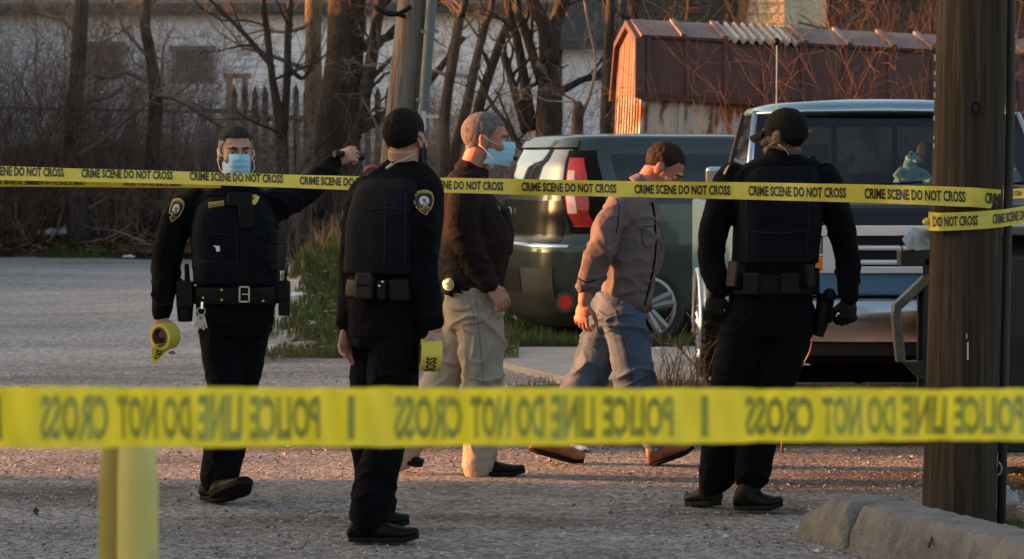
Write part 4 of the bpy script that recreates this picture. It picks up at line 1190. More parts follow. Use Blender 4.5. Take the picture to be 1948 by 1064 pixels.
# ================================================================== blue truck / van facing the camera
CX, FY = 2.327, 16.0
van = empty("pickup_truck", (CX, FY, 0), "old blue pickup truck facing the viewer, with chrome grille and bumper", "truck")
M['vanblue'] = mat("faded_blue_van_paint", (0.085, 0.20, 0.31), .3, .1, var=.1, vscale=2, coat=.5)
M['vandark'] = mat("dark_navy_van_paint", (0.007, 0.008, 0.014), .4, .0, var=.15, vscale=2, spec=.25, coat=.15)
M['grilleback'] = mat("grille_shadow_black", (0.006, 0.006, 0.007), .6, var=.3)
M['argent'] = mat("argent_grille_paint", (0.74, 0.74, 0.76), .3, .3, var=.08, vscale=9, coat=.2)
M['dullchrome'] = mat("dull_chrome", (0.62, 0.64, 0.67), .38, .85, var=.12, vscale=9, bump=.05, bscale=12)
def glass_mat(name, tint, refl=.5):
    m = bpy.data.materials.new(name); m.use_nodes = True; nt = m.node_tree; N = nt.nodes; L = nt.links
    N.remove(N["Principled BSDF"]); o = N["Material Output"]
    t = N.new("ShaderNodeBsdfTransparent"); t.inputs[0].default_value = tint + (1,)
    g_ = N.new("ShaderNodeBsdfGlossy"); g_.inputs["Roughness"].default_value = .03; g_.inputs[0].default_value = (.9, .95, 1, 1)
    f = N.new("ShaderNodeFresnel"); f.inputs[0].default_value = 1.5
    mu = N.new("ShaderNodeMath"); mu.operation = 'MULTIPLY'; mu.inputs[1].default_value = refl; L.new(f.outputs[0], mu.inputs[0])
    mx = N.new("ShaderNodeMixShader"); L.new(mu.outputs[0], mx.inputs[0]); L.new(t.outputs[0], mx.inputs[1]); L.new(g_.outputs[0], mx.inputs[2]); L.new(mx.outputs[0], o.inputs[0])
    return m
M['windscreen'] = glass_mat("windscreen_glass", (.62, .66, .68), .9)
def bx(b, x0, x1, y0, y1, z0, z1): b.box(((x0 + x1) / 2, (y0 + y1) / 2, (z0 + z1) / 2), (abs(x1 - x0), abs(y1 - y0), abs(z1 - z0)))
# body: fender/door sides + hood
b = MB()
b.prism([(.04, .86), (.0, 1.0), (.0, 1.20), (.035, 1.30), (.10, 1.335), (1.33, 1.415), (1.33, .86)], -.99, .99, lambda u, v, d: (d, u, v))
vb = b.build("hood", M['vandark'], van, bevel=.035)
b = MB()
for s in (-1, 1):
    b.prism([(1.335, .55), (1.335, 1.415), (2.95, 1.42), (2.97, 1.30), (5.3, 1.30), (5.3, .55)], s * .90, s * .992, lambda u, v, d: (d, u, v))
b.prism([(1.34, .62), (1.34, 1.40), (1.42, 1.40), (1.42, .62)], -.895, .895, lambda u, v, d: (d, u, v))
b.prism([(5.2, .55), (5.2, 1.29), (5.3, 1.29), (5.3, .55)], -.895, .895, lambda u, v, d: (d, u, v)); b.prism([(2.9, .62), (2.9, 1.41), (2.96, 1.41), (2.96, .62)], -.895, .895, lambda u, v, d: (d, u, v)); bx(b, -.895, .895, 2.97, 5.19, .66, .74)
b.build("door", M['vanblue'], van, bevel=.02)
b = MB(); bx(b, -.985, .985, -.005, .2, .83, .957); b.build("front_panel", M['vanblue'], van, bevel=.015)
b = MB(); bx(b, -.93, .93, .06, .5, .45, .86); bx(b, -.6, .6, .5, 5.1, .40, .62); bx(b, -.86, .86, .02, .12, .555, .60)
b.tube([(-.75, .5, .36), (.75, .5, .36)], .05, 10); b.ell((.18, .5, .34), (.16, .13, .12))
b.tube([(-.6, 3.9, .38), (.6, 3.9, .38)], .05, 10)
b.build("chassis", M['black'], van)
# grille
b = MB(); bx(b, -.94, .94, .005, .03, .955, 1.215); b.build("grille_backing", M['grilleback'], van)
b = MB()
gw = .476
bx(b, -.97, .97, -.035, .02, 1.165, 1.222)
for z in (1.098, 1.018): b.tube([(-gw, -.012, z), (gw, -.012, z)], .0145, 10)
bx(b, -gw - .02, gw + .02, -.03, .0, .957, .995)
for x in (-gw, 0.0, gw): bx(b, x - .024, x + .024, -.024, .0, .962, 1.164)
for s in (-1, 1):
    bx(b, s * .50, s * .60, -.02, .0, .957, 1.164); bx(b, s * .87, s * .95, -.02, .0, .957, 1.164); bx(b, s * .60, s * .87, -.018, .0, .957, .972); bx(b, s * .60, s * .87, -.018, .0, 1.052, 1.066)
b.build("grille", M['argent'], van, bevel=.006)
for s in (-1, 1):
    b = MB(); bx(b, s * .605, s * .865, -.014, .01, 1.07, 1.162); b.build("headlight", mat("headlight_lens", (.42, .42, .42), .12, .3, var=.2, vscale=25, coat=.5), van, bevel=.008)
    b = MB(); bx(b, s * .54, s * .865, -.016, .006, .976, 1.05); b.build("turn_signal", M['amberlens'], van, bevel=.006)
# bumper
b = MB(); rings = []
for i in range(31):
    x = -1.02 + 2.04 * i / 30; cv = .13 * abs(x / 1.02) ** 3
    prof = [(-.16, .585), (-.175, .64), (-.185, .70), (-.185, .745), (-.165, .80), (-.12, .822), (-.05, .815), (-.05, .60)]
    rings.append([Vector((x, y + cv, z)) for y, z in prof])
b.loft(rings); b.build("bumper", M['chrome'], van, smooth=True, angle=45)
b = MB(); bx(b, -.92, .92, -.08, .10, .50, .588); b.build("valance", M['cladding'], van, bevel=.02)
b = MB(); bx(b, .44, .47, -.16, -.05, .47, .62); b.build("bumper_bracket", M['trim_w'], van)
# roof, pillars, windscreen
b = MB(); rings = []
for z, wv, y0 in ((1.885, .81, 1.90), (1.90, .825, 1.875), (1.93, .80, 1.90), (1.955, .70, 1.98), (1.968, .45, 2.12), (1.972, .15, 2.3)):
    ring = []
    for i in range(64):
        a = 6.28318 * i / 64; c_, s_ = math.cos(a), math.sin(a); n_ = 6
        ring.append(Vector((wv * math.copysign(abs(c_) ** (2 / n_), c_), (y0 + 2.98 - (y0 - 1.875)) / 2 + (2.98 - y0 - (y0 - 1.875)) / 2 * math.copysign(abs(s_) ** (2 / n_), s_), z - .018 * (abs(math.copysign(abs(c_) ** (2 / n_), c_)) ** 3))))
    rings.append(ring)
b.loft(rings); b.build("roof", M['vanblue'], van, smooth=True, angle=60)
b = MB()
b.tube([(-.815, 1.885, 1.868), (-.5, 1.868, 1.888), (0, 1.862, 1.895), (.5, 1.868, 1.888), (.815, 1.885, 1.868)], .017, 8)
for s in (-1, 1): b.tube([(s * .905, 1.345, 1.43), (s * .815, 1.89, 1.868)], .022, 8)
b.build("windscreen_trim", M['chrome'], van, smooth=True)
b = MB()
for s in (-1, 1):
    b.prism([(s * .93, 1.42), (s * .825, 1.89), (s * .79, 1.89), (s * .895, 1.42)], 0, .07, lambda u, v, d: (u, 1.36 + (v - 1.42) / .47 * .53 + d, v))
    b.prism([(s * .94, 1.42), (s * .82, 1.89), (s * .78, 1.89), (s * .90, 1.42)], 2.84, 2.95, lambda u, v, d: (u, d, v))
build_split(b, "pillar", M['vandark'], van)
b = MB(); b.add([(-.885, 1.345, 1.42), (.885, 1.345, 1.42), (.795, 1.88, 1.872), (-.795, 1.88, 1.872)], [(0, 1, 2, 3)]); b.build("windscreen", M['windscreen'], van, recalc=False)
M['sideglass'] = glass_mat("side_glass", (.35, .37, .38), .8)
for s in (-1, 1):
    b = MB(); b.add([(s * .925, 1.47, 1.425), (s * .925, 2.85, 1.425), (s * .81, 2.85, 1.88), (s * .81, 1.95, 1.88)], [(0, 1, 2, 3)]); b.build("side_window", M['sideglass'], van, recalc=False)
b = MB(); bx(b, -.82, -.62, 2.89, 2.93, 1.40, 1.88); bx(b, .62, .82, 2.89, 2.93, 1.40, 1.88); bx(b, -.62, .62, 2.89, 2.93, 1.80, 1.88); bx(b, -.62, .62, 2.89, 2.93, 1.40, 1.50)
b.build("rear_wall", M['vandark'], van)
b = MB(); bx(b, -.62, .62, 2.905, 2.915, 1.50, 1.80); b.build("rear_window", M['sideglass'], van)
M['interior'] = mat("dim_grey_interior", (0.085, 0.088, 0.095), .9, var=.25, vscale=3)
b = MB(); bx(b, -.88, .88, 1.43, 1.75, 1.25, 1.40)
b.build("dashboard", M['interior'], van, bevel=.03)
for x in (-.42, .42):
    b = MB(); bx(b, x - .26, x + .26, 2.45, 2.62, .9, 1.56); bx(b, x - .14, x + .14, 2.50, 2.60, 1.57, 1.70); b.build("seat", M['interior'], van, bevel=.05)
b = MB(); bx(b, -.23, -.20, 2.86, 2.90, 1.48, 1.82); bx(b, .17, .20, 2.86, 2.90, 1.48, 1.82); build_split(b, "rear_post", M['black'], van)
b = MB()
for s in (-1, 1):
    b.tube([(s * .99, 1.5, 1.47), (s * 1.06, 1.45, 1.50)], .014, 6)
build_split(b, "mirror_arm", M['dullchrome'], van)
for s in (-1, 1):
    b = MB(); bx(b, s * 1.04, s * 1.15, 1.44, 1.52, 1.39, 1.545); b.build("side_mirror", M['chrome'], van, bevel=.025)
b = MB(); b.tube([(-.742, 1.25, 1.40), (-.742, 1.26, 1.8), (-.738, 1.27, 2.29)], .0045, 6); an = b.build("antenna", M['silver'], van)
b = MB(); b.ell((-.738, 1.27, 2.295), (.022, .022, .024)); b.build("antenna_ball", M['black'], an, smooth=True)
b = MB()
for s in (-.35, .35): b.tube([(s, 1.27, 1.425), (s + .5, 1.36, 1.452)], .008, 6)
build_split(b, "wiper", M['black'], van)
# wheels (axle across the picture): build in a turned frame
def wheel_x(c, rad, width, rimr, sgn):
    before = set(bpy.data.objects)
    wo = wheel("w", (0, 0, 0), rad, width, rimr, -1, van, spokes=8, matrim=M['chrome'], lugs=True)
    wo.location = c; wo.rotation_euler = (0, 0, R(-90) if sgn < 0 else R(90))
    return wo
for yw in (.62, 4.55):
    for s in (-1, 1): wheel_x((s * .865, yw, .365), .375, .25, .205, s)
b = MB()
for yw in (.62, 4.55):
    for s in (-1, 1):
        b.tube([(s * 1.0, yw + .43 * math.cos(a), .37 + .43 * math.sin(a)) for a in np.linspace(-.1, 3.24, 16)], .018, 6)
build_split(b, "wheel_arch_trim", M['dullchrome'], van, smooth=True)
b = MB(); bx(b, -.70, -.74, .05, 5.0, .55, .8); bx(b, .70, .74, .05, 5.0, .55, .8); build_split(b, "inner_arch", M['black'], van)

# plush toy on the dashboard
M['plush'] = mat("teal_plush", (0.24, 0.47, 0.45), .95, var=.12, vscale=40, bump=.6, bscale=150, sheen=.4)
pc = P(1738, 344, 17.62)
plush = empty("plush_toy", (pc.x, 17.62, 1.40), "teal plush frog sitting on the truck dashboard", "plush toy")
sc_ = 17.62 / FPX
def pl(px, py, dy=0): return Vector(((px - 1738) * sc_, dy, P(0, py, 17.62).z - 1.40))
b = MB()
b.ell(pl(1733, 335), (.062, .05, .085)); b.ell(pl(1730, 318), (.04, .035, .06)); b.ell(pl(1735, 303), (.044, .038, .036)); b.ell(pl(1733, 293, -.01), (.016, .018, .018)); b.ell(pl(1745, 293, -.01), (.016, .018, .018))
b.ell(pl(1744, 305, -.025), (.03, .03, .02))
b.tube([pl(1726, 322), pl(1712, 326, -.02), pl(1703, 338, -.03)], [.02, .022, .028], 8); b.tube([pl(1742, 322), pl(1757, 328, -.02), pl(1766, 341, -.03)], [.02, .02, .026], 8)
b.tube([pl(1725, 345, -.02), pl(1712, 350, -.08), pl(1700, 346, -.11)], [.03, .026, .03], 8); b.tube([pl(1748, 345, -.02), pl(1760, 350, -.08), pl(1770, 346, -.11)], [.03, .026, .03], 8)
me = fuse(b, .005, 3); link_mesh(me, "body", M['plush'], plush)
b = MB(); b.ell(pl(1733, 293, -.027), (.006, .004, .007)); b.ell(pl(1745, 293, -.027), (.006, .004, .007)); build_split(b, "eye", M['black'], plush, smooth=True)

# ================================================================== dumpster behind the near pole
DY = 13.75
M['binpaint'] = mat("black_steel_bin", (0.012, 0.013, 0.013), .5, .2, var=.4, vscale=5, bump=.2, bscale=20)
M['binedge'] = mat("scuffed_bin_steel", (0.10, 0.095, 0.085), .55, .5, var=.4, vscale=14)
bn = empty("dumpster", (2.0, DY, 0), "black steel dumpster behind the near pole, with side lifting bracket", "dumpster")
def D(px, py, dy=0): q = P(px, py, DY + dy); return Vector((q.x - 2.0, dy, q.z))
zt, zb = D(0, 448).z, D(0, 862).z
xl = D(1757, 0).x
b = MB(); b.prism([(0, zb), (1.25, zb), (1.45, zt - .12), (1.35, zt), (.05, zt), (-.06, zt - .1), (-.06, .75)], xl, 1.75, lambda u, v, d: (d + .22 * u, u, v))
b.build("body", M['binpaint'], bn, bevel=.012)
b = MB()
for x in (xl + .14, .9, 1.6): b.box((x, .25, zb / 2 + .01), (.1, .12, zb)); b.box((x + .25, 1.1, zb / 2 + .01), (.1, .12, zb))
build_split(b, "foot", M['binpaint'], bn)
b = MB(); b.prism([(.0, zt + .004), (1.38, zt + .004), (1.38, zt + .045), (-.08, zt + .045), (-.08, zt + .0)], xl + .04, 1.76, lambda u, v, d: (d + .22 * u, u, v)); b.build("lid", mat("grey_bin_lid", (.075, .08, .085), .4, var=.2), bn, bevel=.01)
b = MB(); A = [D(1768, 525, -.02), D(1706, 583, -.02), D(1704, 600, -.02), D(1713, 688, -.02)]
def strap(b, A, w_, d_):
    rings = []
    for i, p in enumerate(A):
        t = (A[min(i + 1, len(A) - 1)] - A[max(0, i - 1)]).normalized(); n_ = Vector((t.z, 0, -t.x))
        rings.append([p + n_ * w_ + Vector((0, -d_, 0)), p - n_ * w_ + Vector((0, -d_, 0)), p - n_ * w_ + Vector((0, d_, 0)), p + n_ * w_ + Vector((0, d_, 0))])
    b.loft(rings)
strap(b, A, .021, .045); b.build("lifting_bracket", M['binedge'], bn, bevel=.006)
b = MB(); b.prism([(D(1710, 0).x, D(0, 506).z), (D(1772, 0).x, D(0, 506).z), (D(1772, 0).x, D(0, 474).z), (D(1710, 0).x, D(0, 476).z)], -.06, .08, lambda u, v, d: (u, d, v))
b.prism([(D(1716, 0).x, D(0, 688).z), (D(1748, 0).x, D(0, 722).z), (D(1775, 0).x, D(0, 722).z), (D(1775, 0).x, D(0, 684).z)], -.05, .05, lambda u, v, d: (u, d, v))
b.prism([(D(1746, 0).x, D(0, 840).z), (D(1775, 0).x, D(0, 840).z), (D(1775, 0).x, D(0, 520).z), (D(1746, 0).x, D(0, 540).z)], .0, .04, lambda u, v, d: (u, d, v))
build_split(b, "bracket_plate", M['binpaint'], bn, bevel=.006)
b = MB()
q = [D(1716, 455, -.09), D(1737, 434, -.02), D(1775, 438, .0), D(1775, 474, -.02), D(1742, 477, -.07), D(1726, 470, -.1)]
q2 = [p + Vector((.01, .09, -.004)) for p in q]; n_ = len(q)
b.add(q + q2, [(0, 1, 5), (1, 4, 5), (1, 2, 3, 4), tuple(range(2 * n_ - 1, n_ - 1, -1))] + [(i, i + n_, (i + 1) % n_ + n_, (i + 1) % n_) for i in range(n_)])
b.build("bent_corner", mat("bare_bent_steel", (.33, .33, .33), .45, .6, var=.3, vscale=20), bn)
b = MB(); b.tube([D(1712, 448, -.08), D(1713, 470, -.08)], .003, 5); b.tube([D(1716, 447, -.08), D(1716, 480, -.08)], .003, 5); build_split(b, "wire_end", M['black'], bn)

# ================================================================== litter
def ground_hit(px, py):
    Y = 10.0
    while Y < 70:
        p = P(px, py, Y)
        if p.z <= ground_z(p.x, Y): return p
        Y += .05
    return P(px, py, 60)
M['scrap'] = mat("white_rubbish", (0.62, 0.63, 0.66), .7, var=.15, vscale=20)
M['scrap_t'] = mat("teal_rubbish", (0.16, 0.34, 0.33), .5, var=.2); M['scrap_g'] = mat("green_rubbish", (0.30, 0.38, 0.12), .6, var=.2); M['scrap_b'] = mat("blue_rubbish", (0.14, 0.22, 0.36), .6, var=.2)
def crumple(name, label, px, py, w_, h_, m, seed, d_=None, cat="litter"):
    p = ground_hit(px, py); sc2 = p.y / FPX; r = random.Random(seed)
    b = MB(); W_, H_ = w_ * sc2 / 2, max(.012, h_ * sc2 / 2); b.ell((0, 0, H_ * .8), (W_, d_ or W_ * .7, H_), nu=14, nv=8)
    b.v = [(x * (1 + .35 * vn1(x * 3 / W_, y * 3 / W_, z * 3 / H_, seed)), y * (1 + .3 * vn1(x * 2 / W_, y * 2 / W_, 5, seed)), max(-.01, z * (1 + .45 * vn1(x * 4 / W_, y * 4 / W_, 2, seed)))) for x, y, z in b.v]
    o = b.build(name, m); o.location = (p.x, p.y, ground_z(p.x, p.y) + .03 * (p.y > 15.9)); return tag(o, label, cat)
crumple("plastic_sheet", "long torn white plastic sheet at the far left of the bank", 108, 456, 100, 16, M['scrap'], 1)
crumple("plastic_bag", "white plastic bag on the bank right of the torn sheet", 197, 445, 32, 14, M['scrap'], 2)
crumple("paper_scrap", "upright white scrap beneath the dark log on the bank", 280, 432, 18, 16, M['scrap'], 3)
crumple("drink_cup", "teal crushed cup at the edge of the bank", 171, 468, 15, 15, M['scrap_t'], 4)
crumple("wrapper", "yellow-green wrapper on the bank grass", 212, 468, 18, 10, M['scrap_g'], 5)
crumple("wrapper", "blue wrapper on the bank grass, nearest the pointing officer", 272, 470, 15, 9, M['scrap_b'], 6)
crumple("paper_scrap", "thin pale strip of paper where the gravel meets the bank", 152, 480, 36, 5, M['scrap'], 7)
crumple("paper_scrap", "flat pale card lying at the gravel edge beside the pointing officer's shoulder", 245, 494, 24, 5, M['scrap'], 8)
crumple("plastic_bag", "glossy grey bag among the orange weeds", 583, 470, 22, 14, M['scrap'], 9)
crumple("paper_scrap", "pale flattened box half hidden in the mound grass", 570, 572, 32, 10, M['scrap'], 10)
crumple("paper_scrap", "small white scrap lower down the mound grass", 596, 626, 14, 7, M['scrap'], 11)
crumple("paper_scrap", "tiny white scrap at the bottom of the mound grass", 518, 668, 11, 5, M['scrap'], 12)
crumple("plastic_bag", "crumpled white bag behind the hatchback's rear bumper", 998, 622, 36, 24, M['scrap'], 13)
crumple("paper_scrap", "white scrap on the lawn behind the walking man", 1080, 646, 10, 5, M['scrap'], 14)
crumple("paper_scrap", "flat pale card at the back edge of the footpath", 1252, 674, 24, 5, M['scrap'], 15)
crumple("folded_paper", "white folded paper lying by the man's trailing boot", 1097, 858, 46, 11, M['white_cloth'], 16, d_=.1)
crumple("plastic_bag", "milky plastic bag on the gravel right of the near pole", 1916, 968, 46, 34, mat("milky_plastic", (.28, .28, .30), .4, var=.2, trans=.2), 17)
crumple("stone", "brown stone on the far gravel left of the officer's knee", 327, 682, 14, 6, mat("brown_stone", (.10, .075, .065), .9), 18, cat="stone")
crumple("stone", "dark tar lump on the gravel at bottom left", 68, 978, 12, 6, mat("dark_stone", (.05, .05, .05), .9), 19, cat="stone")
crumple("dark_clod", "dark clod of soil at the foot of the near pole", 1925, 1000, 60, 34, M['litter'], 20, cat="soil clod")
crumple("stump", "short dark stub standing on the footpath under the truck", 1634, 738, 20, 14, M['black'], 21, cat="stub")
bt = MB(); r = random.Random(4); A = []
x0 = P(1500, 760, 15.4); A = [P(1545, 640, 15.0), P(1542, 665, 15.0), P(1530, 690, 15.05), P(1512, 715, 15.1), P(1503, 745, 15.2), P(1490, 800, 15.3), P(1488, 862, 15.6)]
bt.tube([Vector(v) for v in catmull([tuple(a) for a in A], 20)], [.004 + .004 * i / 19 for i in range(20)], 6)
tag(bt.build("dead_vine", M['weed'], smooth=True), "thin curved dead vine standing up beside the capped officer's holster", "vine")
# ================================================================== people
UPZ = Vector((0, 0, 1))
CAMP = Vector((0, 0, CAMZ))
class Fig:
    def __init__(s, px, Y):
        s.Y = Y; s.loc = Vector(((px - 974) / FPX * Y, Y, 0)); s.sc = FPX / Y
        s.skin = MB(); s.dents = []
    def p(s, px, py, dy=0.0):
        return P(px, py, s.Y + dy) - s.loc
    # --- primitives
    def limb(s, b, pts, n=24, sides=16, inflate=0.0, flat=None):
        A = catmull([(*s.p(q[0], q[1], q[2]), q[3] + inflate) for q in pts], n)
        b.tube([v[:3] for v in A], [max(.004, v[3]) for v in A], sides)
        for v in (A[0], A[-1]): b.ell(v[:3], (v[3] * .97,) * 3, nu=12, nv=8)
    def torso(s, b, secs, yaw, inflate=0.0, n=22, ex=2.5, yaws=None):
        A = catmull([(*s.p(q[0], q[1], q[2]), q[3], q[4]) for q in secs], n); rings = []
        r_ = Vector((math.cos(R(yaw)), math.sin(R(yaw)), 0)); f_ = Vector((-r_.y, r_.x, 0))
        for v in A:
            c = Vector(v[:3]); ring = []
            for i in range(32):
                a = 6.28318 * i / 32; c_, s_ = math.cos(a), math.sin(a)
                ring.append(c + r_ * ((v[3] + inflate) * math.copysign(abs(c_) ** (2 / ex), c_)) + f_ * ((v[4] + inflate) * math.copysign(abs(s_) ** (2 / ex), s_)))
            rings.append(ring)
        b.loft(rings)
    def frame(s, psi, pitch=0, roll=0):
        f = Vector((math.sin(R(psi)), -math.cos(R(psi)), 0)); u = UPZ.copy(); r = f.cross(u)
        f2 = f * math.cos(R(pitch)) - u * math.sin(R(pitch)); u2 = u * math.cos(R(pitch)) + f * math.sin(R(pitch))
        if roll:
            q = Quaternion(f2, R(roll)); u2.rotate(q); r = r.copy(); r.rotate(q)
        return r, f2, u2
    def head(s, px, py, dy, psi, pitch=0, roll=0, hs=1.0, neck_to=None, wide=1.0):
        C = s.p(px, py, dy); r, f, u = s.frame(psi, pitch, roll); s.hf = (C, r, f, u, hs)
        b = s.skin; ax = (r, f, u)
        def E(cr, cf, cu, a, e, g): b.ell(C + (r * cr * wide + f * cf + u * cu) * hs, (a * hs * wide, e * hs, g * hs), ax, 20, 14)
        E(0, -.014, .030, .077, .098, .088)           # cranium
        E(0, .022, -.010, .066, .076, .092)           # face
        E(0, .030, -.062, .056, .060, .050)           # jaw
        E(0, .072, -.098, .024, .020, .019)           # chin
        E(0, .083, .022, .050, .018, .013)            # brow
        for q in (-1, 1):
            E(q * .045, .062, -.030, .024, .026, .024)   # cheek
            E(q * .079, -.006, -.012, .009, .024, .032)  # ear
            E(q * .081, -.016, .004, .007, .014, .018)
            E(q * .014, .092, -.036, .010, .012, .009)
        b.tube([C + (f * .094 + u * .018) * hs, C + (f * .106 + u * -.010) * hs, C + (f * .113 + u * -.032) * hs], [.009 * hs, .010 * hs, .0125 * hs], 10)
        E(0, .092, -.064, .024, .009, .007); E(0, .090, -.074, .021, .009, .008)
        for q in (-1, 1): s.dents.append((C + (r * q * .033 * wide + f * .094 + u * .001) * hs, .016 * hs, .011 * hs))
        if neck_to is not None:
            n0 = C + (f * -.022 + u * -.045) * hs
            b.tube([n0, n0.lerp(neck_to, .5), neck_to], [.062 * hs, .061 * hs, .072 * hs], 18)
    def hand(s, b, wrist, d, back, thumb, curl=(18, 25, 22), k=1.0, grow=0.0, spread=.0232, var=6, thumb_in=.35, fore=None):
        """palm + five separate fingers; d finger direction, back = back-of-hand normal, thumb = thumb-side vector"""
        d = Vector(d).normalized(); back = Vector(back); back = (back - d * back.dot(d)).normalized()
        l = d.cross(back); l = l if l.dot(Vector(thumb)) > 0 else -l
        W = Vector(wrist)
        if fore is not None: b.tube([Vector(fore), W], [.034 * k + grow, .028 * k + grow], 12)
        b.ell(W, (.030 * k + grow, .03 * k, .023 * k + grow), (l, d, back), 14, 10)
        b.ell(W + d * .045 * k, (.041 * k + grow, .056 * k + grow, .0165 * k + grow), (l, d, back), 16, 12)
        b.ell(W + d * .075 * k, (.042 * k + grow, .026 * k + grow, .0145 * k + grow), (l, d, back), 16, 10)
        b.ell(W + d * .035 * k + l * .024 * k - back * .008 * k, (.018 * k + grow, .034 * k, .016 * k + grow), (l, d, back), 12, 8)
        for i, (o, L_) in enumerate(((1.5, .070), (.5, .079), (-.5, .074), (-1.5, .058))):
            p = W + d * (.088 - .004 * abs(o)) * k + l * o * spread * k; dd = (d + l * o * .035).normalized(); ang = 0
            pts = [p - d * .012 * k, p]
            for j, fr_ in enumerate((.46, .30, .24)):
                ang = curl[j] + var * (i - 1) * (1 if j == 0 else .4)
                dd = Quaternion(l, 0) @ dd
                axis = l if (Quaternion(l, .1) @ d).dot(back) < d.dot(back) else -l
                dd.rotate(Quaternion(axis, R(ang)))
                p = p + dd * L_ * fr_ * k; pts.append(p.copy())
            b.tube(pts, [.0094 * k + grow, .0094 * k + grow, .0088 * k + grow, .0082 * k + grow, .0066 * k + grow], 10)
            b.ell(pts[-1], (.0072 * k + grow,) * 3, nu=8, nv=6)
        p = W + d * .028 * k + l * .034 * k - back * .006 * k
        t1 = (d * .62 + l * .70 - back * thumb_in).normalized(); t2 = (d * .95 + l * .22 - back * thumb_in * 1.3).normalized()
        pts = [p - t1 * .012 * k, p + t1 * .034 * k, p + t1 * .034 * k + t2 * .030 * k, p + t1 * .034 * k + t2 * .05 * k]
        b.tube(pts, [.0145 * k + grow, .0125 * k + grow, .0108 * k + grow, .008 * k + grow], 10); b.ell(pts[-1], (.0085 * k + grow,) * 3, nu=8, nv=6)
    # --- finishing
    def make(s, label, m, voxel=.0042):
        def disp(co, no):
            d = np.zeros(len(co))
            for c, sg, a in s.dents: d -= a * np.exp(-((co - np.array(c)) ** 2).sum(1) / (2 * sg * sg))
            return d
        me = fuse(s.skin, voxel, 4, disp)
        s.body = link_mesh(me, "person", m); s.body.location = s.loc; s.me = me
        tag(s.body, label, "person"); s.bvh = bvh_of(me)
        return s.body
    def cloth(s, name, b, m, voxel=.008, smooth=6, amp=.004, sc=(14, 14, 9), seed=1, ridge=.5, parent=None, label=None):
        def disp(co, no):
            w = co + .035 * np.stack([vnoise(co * 7, seed + 5), vnoise(co * 7, seed + 6), vnoise(co * 7, seed + 7)], 1)
            a = np.array(sc); tilt = w[:, [2, 0, 1]] * np.array([3.0, -2.0, 6.0])
            n1 = vnoise(w * a, seed); n2 = vnoise(w * a * 2.3, seed + 1)
            r1 = (1 - np.abs(vnoise(w * a * np.array([.55, .55, 1.5]) + tilt, seed + 2))) ** 7
            r2 = (1 - np.abs(vnoise(w * a * np.array([1.0, 1.0, 2.6]) - tilt, seed + 3))) ** 7
            md = .55 + .45 * vnoise(co * 5, seed + 4)
            return amp * (.45 * n1 + .18 * n2 + ridge * md * (2.3 * (r1 - .12) + 1.3 * (r2 - .12)))
        me = fuse(b, voxel, smooth, disp if amp else None)
        o = link_mesh(me, name, m, parent or s.body)
        if label: o["label"] = label
        return o, bvh_of(me)
    def hair(s, m, rule, thick=.007, name="hair", seed=1, rough=.002):
        """hair shell grown from the scalp; rule(r,f,u)-> signed metres inside the hairline"""
        C, r, f, u, hs = s.hf
        n = len(s.me.vertices); co = np.empty(n * 3); s.me.vertices.foreach_get("co", co); co = co.reshape(-1, 3)
        no = np.empty(n * 3); s.me.vertices.foreach_get("normal", no); no = no.reshape(-1, 3)
        q = (co - np.array(C)) / hs; lr, lf, lu = q @ np.array(r), q @ np.array(f), q @ np.array(u)
        near = (np.abs(lr) < .12) & (np.abs(lf) < .14) & (np.abs(lu) < .14)
        mg = np.full(n, -1.0); idx = np.where(near)[0]
        ear = ((lf + .010) / .034) ** 2 + ((lu + .008) / .040) ** 2
        mg[idx] = rule(lr[idx], lf[idx], lu[idx]) + .004 * vnoise(q[idx] * 90, seed)
        mg[(np.abs(lr) > .078) & (ear < 1)] = -1
        inside = mg > 0
        faces = [tuple(pv.vertices) for pv in s.me.polygons if all(inside[v] for v in pv.vertices)]
        used = sorted(set(v for fc in faces for v in fc)); mp_ = {v: i for i, v in enumerate(used)}
        th = np.minimum(thick, .0015 + .35 * np.maximum(mg[used], 0)) + rough * vnoise(q[used] * 70, seed + 3)
        vs = co[used] + no[used] * th[:, None]
        b = MB(); b.add([tuple(v) for v in vs], [tuple(mp_[v] for v in fc) for fc in faces])
        return b.build(name, m, s.body, smooth=True, recalc=False)
    def hit(s, bvh, px, py, off=.0):
        d = (P(px, py, 10.0) - CAMP).normalized(); o = CAMP - s.loc
        h = bvh.ray_cast(o, d)
        if h[0] is None:
            h2 = bvh.find_nearest(s.p(px, py, -.15)); return h2[0] + h2[1] * off, h2[1]
        n = h[1] if h[1].dot(d) < 0 else -h[1]
        return h[0] + n * off, n
    def decal(s, b, bvh, poly, off, rings=3):
        """polygon (photo pixels) laid on the cloth surface"""
        cx = sum(q[0] for q in poly) / len(poly); cy = sum(q[1] for q in poly) / len(poly); n = len(poly); vs = []; fs = []
        for k in range(rings):
            t = 1 - k / rings
            for x, y in poly: vs.append(s.hit(bvh, cx + (x - cx) * t, cy + (y - cy) * t, off)[0])
        vs.append(s.hit(bvh, cx, cy, off)[0])
        for k in range(rings - 1):
            for i in range(n): j = (i + 1) % n; fs.append((k * n + i, k * n + j, (k + 1) * n + j, (k + 1) * n + i))
        k = rings - 1
        for i in range(n): fs.append((k * n + i, k * n + (i + 1) % n, rings * n))
        b.add(vs, fs)
    def dtext(s, b, bvh, txt, fn, off):
        vs, fs = text_mesh(txt, .02); b.add([s.hit(bvh, *fn(u, v), off)[0] for u, v in vs], fs)
